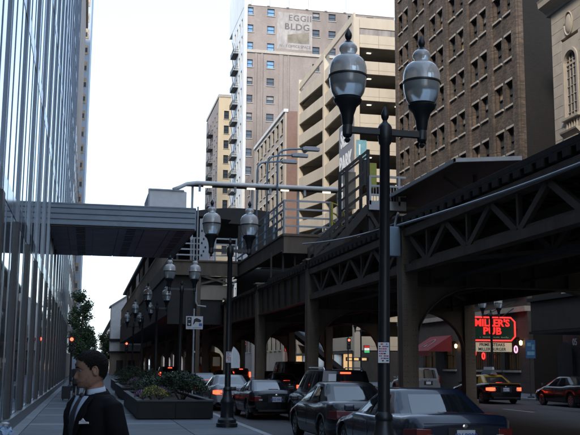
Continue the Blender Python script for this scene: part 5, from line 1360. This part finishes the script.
def person(label, loc, rz, turn=0, jacket='suit_navy', trouser='suit_navy', suit=True, vox=.007, scale=1.0, stride=.18, group=None, hair='hair_dark'):
    t = thing('person', label, 'person', loc, R(rz), group); t.scale = (scale,)*3
    HZ = 1.548; Rm = Matrix.Translation((0, -.022, HZ)) @ Matrix.Rotation(R(turn), 4, 'Z') @ Matrix.Rotation(R(4), 4, 'X')
    b = MB()
    hg = head_grid(); hb = MB().ring_loft(hg)
    for s in (-1, 1):
        hb.sphere((s*.076, .014, .104), .007, .017, .030, 10, 8)
        hb.tube([(s*(.083+.004*max(0, math.cos(a))), .013+.019*math.cos(a), .106+.031*math.sin(a)) for a in [-1.3+math.pi*1.35*i/11 for i in range(12)]], .0048, 6)
    hb.xf(Rm); b.add(hb.v, hb.f)
    b.tube([(0, .012, 1.42), (0, .008, 1.50), (0, -.002, 1.58), (0, .0, 1.64)], [.075, .062, .058, .055], 20)
    b.ring_loft([[torso_pt(z, 2*math.pi*k/28, -.02) for k in range(28)] for z in [.80+.0613*i for i in range(12)]])
    arms = {}
    for s in (-1, 1):
        sw = stride*s*.35
        A = [(s*.185, .0, 1.415), (s*.232, .015, 1.30), (s*.262, .035+sw*.4, 1.13), (s*.262, -.01+sw*.8, 1.0), (s*.255, -.06+sw*1.2, .87)]
        arms[s] = A
        b.tube(A, [.055, .05, .043, .038, .028], 12)
        w = Vector(A[-1]); d = (Vector(A[-1])-Vector(A[-2])).normalized(); f = Vector((0, -1, 0)); f = (f-d*f.dot(d)).normalized(); sd = d.cross(f)
        b.tube([w-d*.01, w+d*.03, w+d*.075, w+d*.095], [.026, .034, .038, .03], 10)
        for q, (o_, l_) in enumerate(((-.029, .065), (-.010, .078), (.010, .072), (.028, .055))):
            p0 = w+d*.08+f*o_*-1; side = Vector((-s, 0, 0))
            b.tube([p0, p0+d*l_*.5+side*.006, p0+d*l_*.85+side*.022, p0+d*l_+side*.035], [.0105, .0095, .009, .007], 8)
        th = w+d*.03+f*.026
        b.tube([th, th+f*.025+d*.025-Vector((s, 0, 0))*.01, th+f*.03+d*.055-Vector((s, 0, 0))*.018], [.013, .011, .008], 8)
    legs = {}
    for s in (-1, 1):
        st_ = stride*s
        Lg = [(s*.092, 0, .90), (s*.10, -.02-st_*.45, .50), (s*.10, .01-st_*1.0, .09)]
        if st_ < 0: Lg[1] = (s*.10, -.05-st_*.35, .50)
        legs[s] = Lg; b.tube(Lg, [.075, .052, .036], 12)
        a = Lg[-1]; b.tube([(a[0], a[1]+.03, .05), (a[0], a[1]-.1, .04), (a[0]+s*.01, a[1]-.19, .03)], [.035, .036, .022], 8)
    remeshed('body', b, 'skin', t, vox, 2)
    # hair: a shell over the skull above the hairline
    hp = head_grid(.0085 if suit else .014); n = len(hp[0]); hm = MB(); r_ = random.Random(int(abs(loc[1])*7)+1)
    vid = {}
    def keep(i, k):
        x, y, z = hp[i][k]; a = math.acos(max(-1, min(1, -y/math.sqrt(x*x+y*y+1e-9))))
        return z > pw([(0, .186), (.45, .184), (.75, .174), (1.0, .155), (1.2, .128), (1.32, .098), (1.45, .098), (1.56, .13), (1.9, .118), (2.1, .062), (3.2, .03)], a)+r_.uniform(-.004, .004)
    K = [[keep(i, k) for k in range(n)] for i in range(len(hp))]
    hvs = []
    def gv(i, k):
        if (i, k) not in vid:
            x, y, z = hp[i][k]; j = r_.uniform(-.0016, .0022); l_ = math.sqrt(x*x+y*y)+1e-6
            top = 1+max(0, (z-.17))*.12
            vid[(i, k)] = len(hvs); hvs.append((x*(1+j/l_)*top, y*(1+j/l_)*top, z+max(0, z-.17)*.14+j))
        return vid[(i, k)]
    hf = []
    for i in range(len(hp)-1):
        for k in range(n):
            k2 = (k+1) % n
            if K[i][k] and K[i][k2] and K[i+1][k] and K[i+1][k2]: hf.append((gv(i, k), gv(i, k2), gv(i+1, k2), gv(i+1, k)))
    cap = [gv(len(hp)-1, k) for k in range(n)]; hf.append(tuple(cap))
    hm.v = hvs; hm.f = hf; hm.xf(Rm)
    part('hair', hm, hair, t, local=True, smooth=True)
    if suit:
        for s in (-1, 1):
            e = part('eye', MB().sphere((s*.031, -.069, .117), .0105, n=12, m=8).xf(Rm), 'eye_white', t, local=True, smooth=True)
            part('iris', MB().sphere((s*.031, -.0768, .117), .005, .0035, .005, 10, 6).xf(Rm), 'iris', e, local=True, smooth=True)
            part('eyelid', MB().ring_loft([[(s*.031+.0165*math.cos(a), -.0805-.003*math.sin(a)+.006*abs(math.cos(a)), .1185+h) for a in [math.pi*i/8 for i in range(9)]] for h in (0, .003, .006)], close=False, cap0=False, cap1=False).xf(Rm), 'skin', t, local=True, smooth=True)
            br_ = MB().tube([(s*.014, -.0945, .133), (s*.03, -.0935, .138), (s*.046, -.083, .134)], [.0035, .0042, .002], 6).xf(Rm)
            part('eyebrow', br_, hair, t, local=True, smooth=True)
        jb = head_grid(.0011); jm = MB(); n_ = len(jb[0])
        fs = []
        for i in range(len(jb)-1):
            for k in range(n_):
                q4 = [(i, k), (i, (k+1) % n_), (i+1, (k+1) % n_), (i+1, k)]; ok = True
                for a_, b_ in q4:
                    x, y, z = jb[a_][b_]; an = math.acos(max(-1, min(1, -y/math.sqrt(x*x+y*y+1e-9))))
                    if z > pw([(0, .058), (.3, .060), (.45, .045), (.8, .052), (1.3, .10), (1.45, .11), (1.5, -1)], an) or (an < .33 and .036 < z < .051): ok = False
                if ok: fs.append(tuple(a_*n_+b_ for a_, b_ in q4))
        jm.v = [p for r__ in jb for p in r__]; jm.f = fs; jm.xf(Rm)
        part('stubble', jm, 'stubble', t, local=True, smooth=True)
        part('lips', MB().tube([(-.022, -.082, .0445), (-.01, -.0925, .0465), (0, -.0935, .0455), (.01, -.0925, .0465), (.022, -.082, .0445)], [.002, .0045, .0045, .0045, .002], 6).xf(Rm), 'lip', t, local=True, smooth=True)
    # clothing
    j = MB()
    j.ring_loft([[torso_pt(z, 2*math.pi*k/32, .008+.012*max(0, (.98-z)/.2)) for k in range(32)] for z in [.76, .80]+[.80+.0455*i for i in range(1, 16)]+[1.505]])
    for s in (-1, 1):
        A = arms[s]; P = [(s*.150, .006, 1.452), (s*.196, .004, 1.425)] + A[1:4] + [(A[4][0], A[4][1], A[4][2]+.02)]
        j.tube(P, [.052, .072, .073, .064, .057, .048], 16)
    jk = remeshed('jacket', j, jacket, t, max(vox, .009), 5)
    tr = MB()
    for s in (-1, 1):
        Lg = legs[s]; tr.tube([(s*.085, 0, .93), (s*.095, Lg[1][1]*.3, .75), Lg[1], (Lg[2][0], Lg[2][1], .28), (Lg[2][0], Lg[2][1]+.005, .075)], [.105, .095, .073, .062, .058], 16)
        a = Lg[-1]
        sh_ = MB().ring_loft([[(a[0]+w_*math.cos(u)+0, a[1]-.06+l_*math.sin(u), z) for u in [2*math.pi*k/16 for k in range(16)]] for z, w_, l_ in ((.0, .046, .135), (.03, .048, .138), (.06, .042, .12), (.085, .036, .07))])
        part('shoe', sh_, 'shoe_black', t, local=True, auto=.7)
    remeshed('trousers', tr.ring_loft([[torso_pt(z, 2*math.pi*k/24, -.002) for k in range(24)] for z in (.84, .9, .96, 1.02)]), trouser, t, max(vox, .011), 4)
    if suit:
        def strip(nm, rows, m, off, thick=.004, par=None):
            mb = MB(); top = []; 
            for z, x0, x1 in rows:
                top.append([(x0+(x1-x0)*q/6, front_y(x0+(x1-x0)*q/6, z, off), z) for q in range(7)])
            mb.ring_loft(top, close=False, cap0=False, cap1=False)
            o = part(nm, mb, m, par or t, local=True, smooth=True)
            md = o.modifiers.new('thickness', 'SOLIDIFY'); md.thickness = thick; md.offset = 1
            return o
        zs = [1.17+.0325*i for i in range(11)]
        vw = lambda z: .004+.082*((z-1.17)/.34)**1.0
        strip('shirt_front', [(z, -vw(z), vw(z)) for z in zs], 'shirt_blue', .017)
        strip('tie', [(z, -pw([(1.17,.03),(1.3,.036),(1.47,.018),(1.51,.016)], z), pw([(1.17,.03),(1.3,.036),(1.47,.018),(1.51,.016)], z)) for z in zs], 'tie_dark', .024)
        part('tie_knot', MB().sphere((0, front_y(0, 1.498, .024), 1.498), .021, .014, .020, 10, 8), 'tie_dark', t, local=True, smooth=True)
        for s in (-1, 1):
            wl_ = lambda z: pw([(1.17,.012),(1.24,.03),(1.36,.058),(1.40,.066),(1.415,.040),(1.44,.046),(1.51,.030)], z)
            strip('lapel', [(z, s*(vw(z)-.004), s*(vw(z)+wl_(z))) for z in zs], jacket, .024, .006)
            # shirt collar leaf
            cl = MB(); cr = []
            for i in range(9):
                a = .22+2.95*i/8; rx, ry = .0665, .066
                lo = (s*(rx+.012)*math.sin(a), .004-(ry+.014)*math.cos(a), 1.500+.018*(i/8)-(.020 if i == 0 else .006 if i == 1 else 0)); hi = (s*rx*math.sin(a), .0-ry*math.cos(a), 1.536+.030*(i/8))
                cr.append([lo, hi])
            cl.ring_loft(cr, close=False, cap0=False, cap1=False)
            o = part('collar', cl, 'shirt_blue', t, local=True, smooth=True); md = o.modifiers.new('thickness', 'SOLIDIFY'); md.thickness = .004
        # jacket collar wrapped behind the neck
        jc = MB(); cr = []
        for i in range(17):
            a = .62+(2*math.pi-1.24)*i/16
            cr.append([(.098*math.sin(a), .012-.094*math.cos(a), 1.478+.022*(1-abs(i-8)/8)), (.074*math.sin(a), .010-.074*math.cos(a), 1.505+.034*(1-abs(i-8)/8))])
        jc.ring_loft(cr, close=False, cap0=False, cap1=False)
        o = part('jacket_collar', jc, jacket, t, local=True, smooth=True); md = o.modifiers.new('thickness', 'SOLIDIFY'); md.thickness = .007; md.offset = 1
        # folded pocket square on the wearer's left
        pq = MB(); px, pz = .118, 1.335
        pts = [(px-.036, pz-.008), (px+.036, pz-.004), (px+.033, pz+.006), (px+.012, pz+.008), (px-.008, pz+.028), (px-.022, pz+.012), (px-.034, pz+.010)]
        pq.add([(x, front_y(x, z, .020)-.006, z) for x, z in pts], [tuple(range(7))])
        o = part('pocket_square', pq, 'linen_white', t, local=True); md = o.modifiers.new('thickness', 'SOLIDIFY'); md.thickness = .006
        strip('pocket', [(pz-.022, px-.046, px+.046), (pz-.005, px-.046, px+.046)], jacket, .018, .004)
        for z in (1.14, 1.03): part('button', MB().lathe([(.010, 0), (.010, .004), (.004, .005)], (0,0,0), 10).xf(Matrix.Translation((-.02, front_y(-.02, z, .012), z)) @ Matrix.Rotation(R(90), 4, 'X')), 'tie_dark', t, local=True)
    return t
person('man in a dark suit with pale shirt and pocket square walking in the foreground', (.06, 6.35, 0), -56, -26, vox=.0052, scale=1.0)
GP = 'pedestrians walking up the pavement'
person('person in dark clothes beside the black suitcase on the pavement', (-.42, 46.6, 0), 176, 5, 'cloth_charcoal', 'cloth_charcoal', False, .014, .98, group=GP)
person('person in a brown jacket farther up beside the glass tower', (.1, 49.5, 0), 4, 0, 'cloth_brown', 'denim', False, .014, .97, group=GP)
person('distant person standing by the farthest planter', (1.35, 84, 0), 180, 0, 'cloth_charcoal', 'denim', False, .016, 1.0, stride=.05, group=GP)
sc_ = thing('suitcase', 'upright black rolling suitcase on the pavement', 'suitcase', (-.86, 46.3, 0))
part('shell', MB().box(-1.07, -.66, 46.17, 46.43, .07, .66), 'cloth_charcoal', sc_, bevel=.03)
part('handle', MB().tube([(-.98, 46.4, .66), (-.98, 46.42, .98), (-.75, 46.42, .98), (-.75, 46.4, .66)], .012, 6), 'chrome', sc_)
for x in (-1.0, -.73): part('wheel', MB().cyl((x-.02, 46.3, .05), (x+.02, 46.3, .05), .05, n=12), 'tyre', sc_)
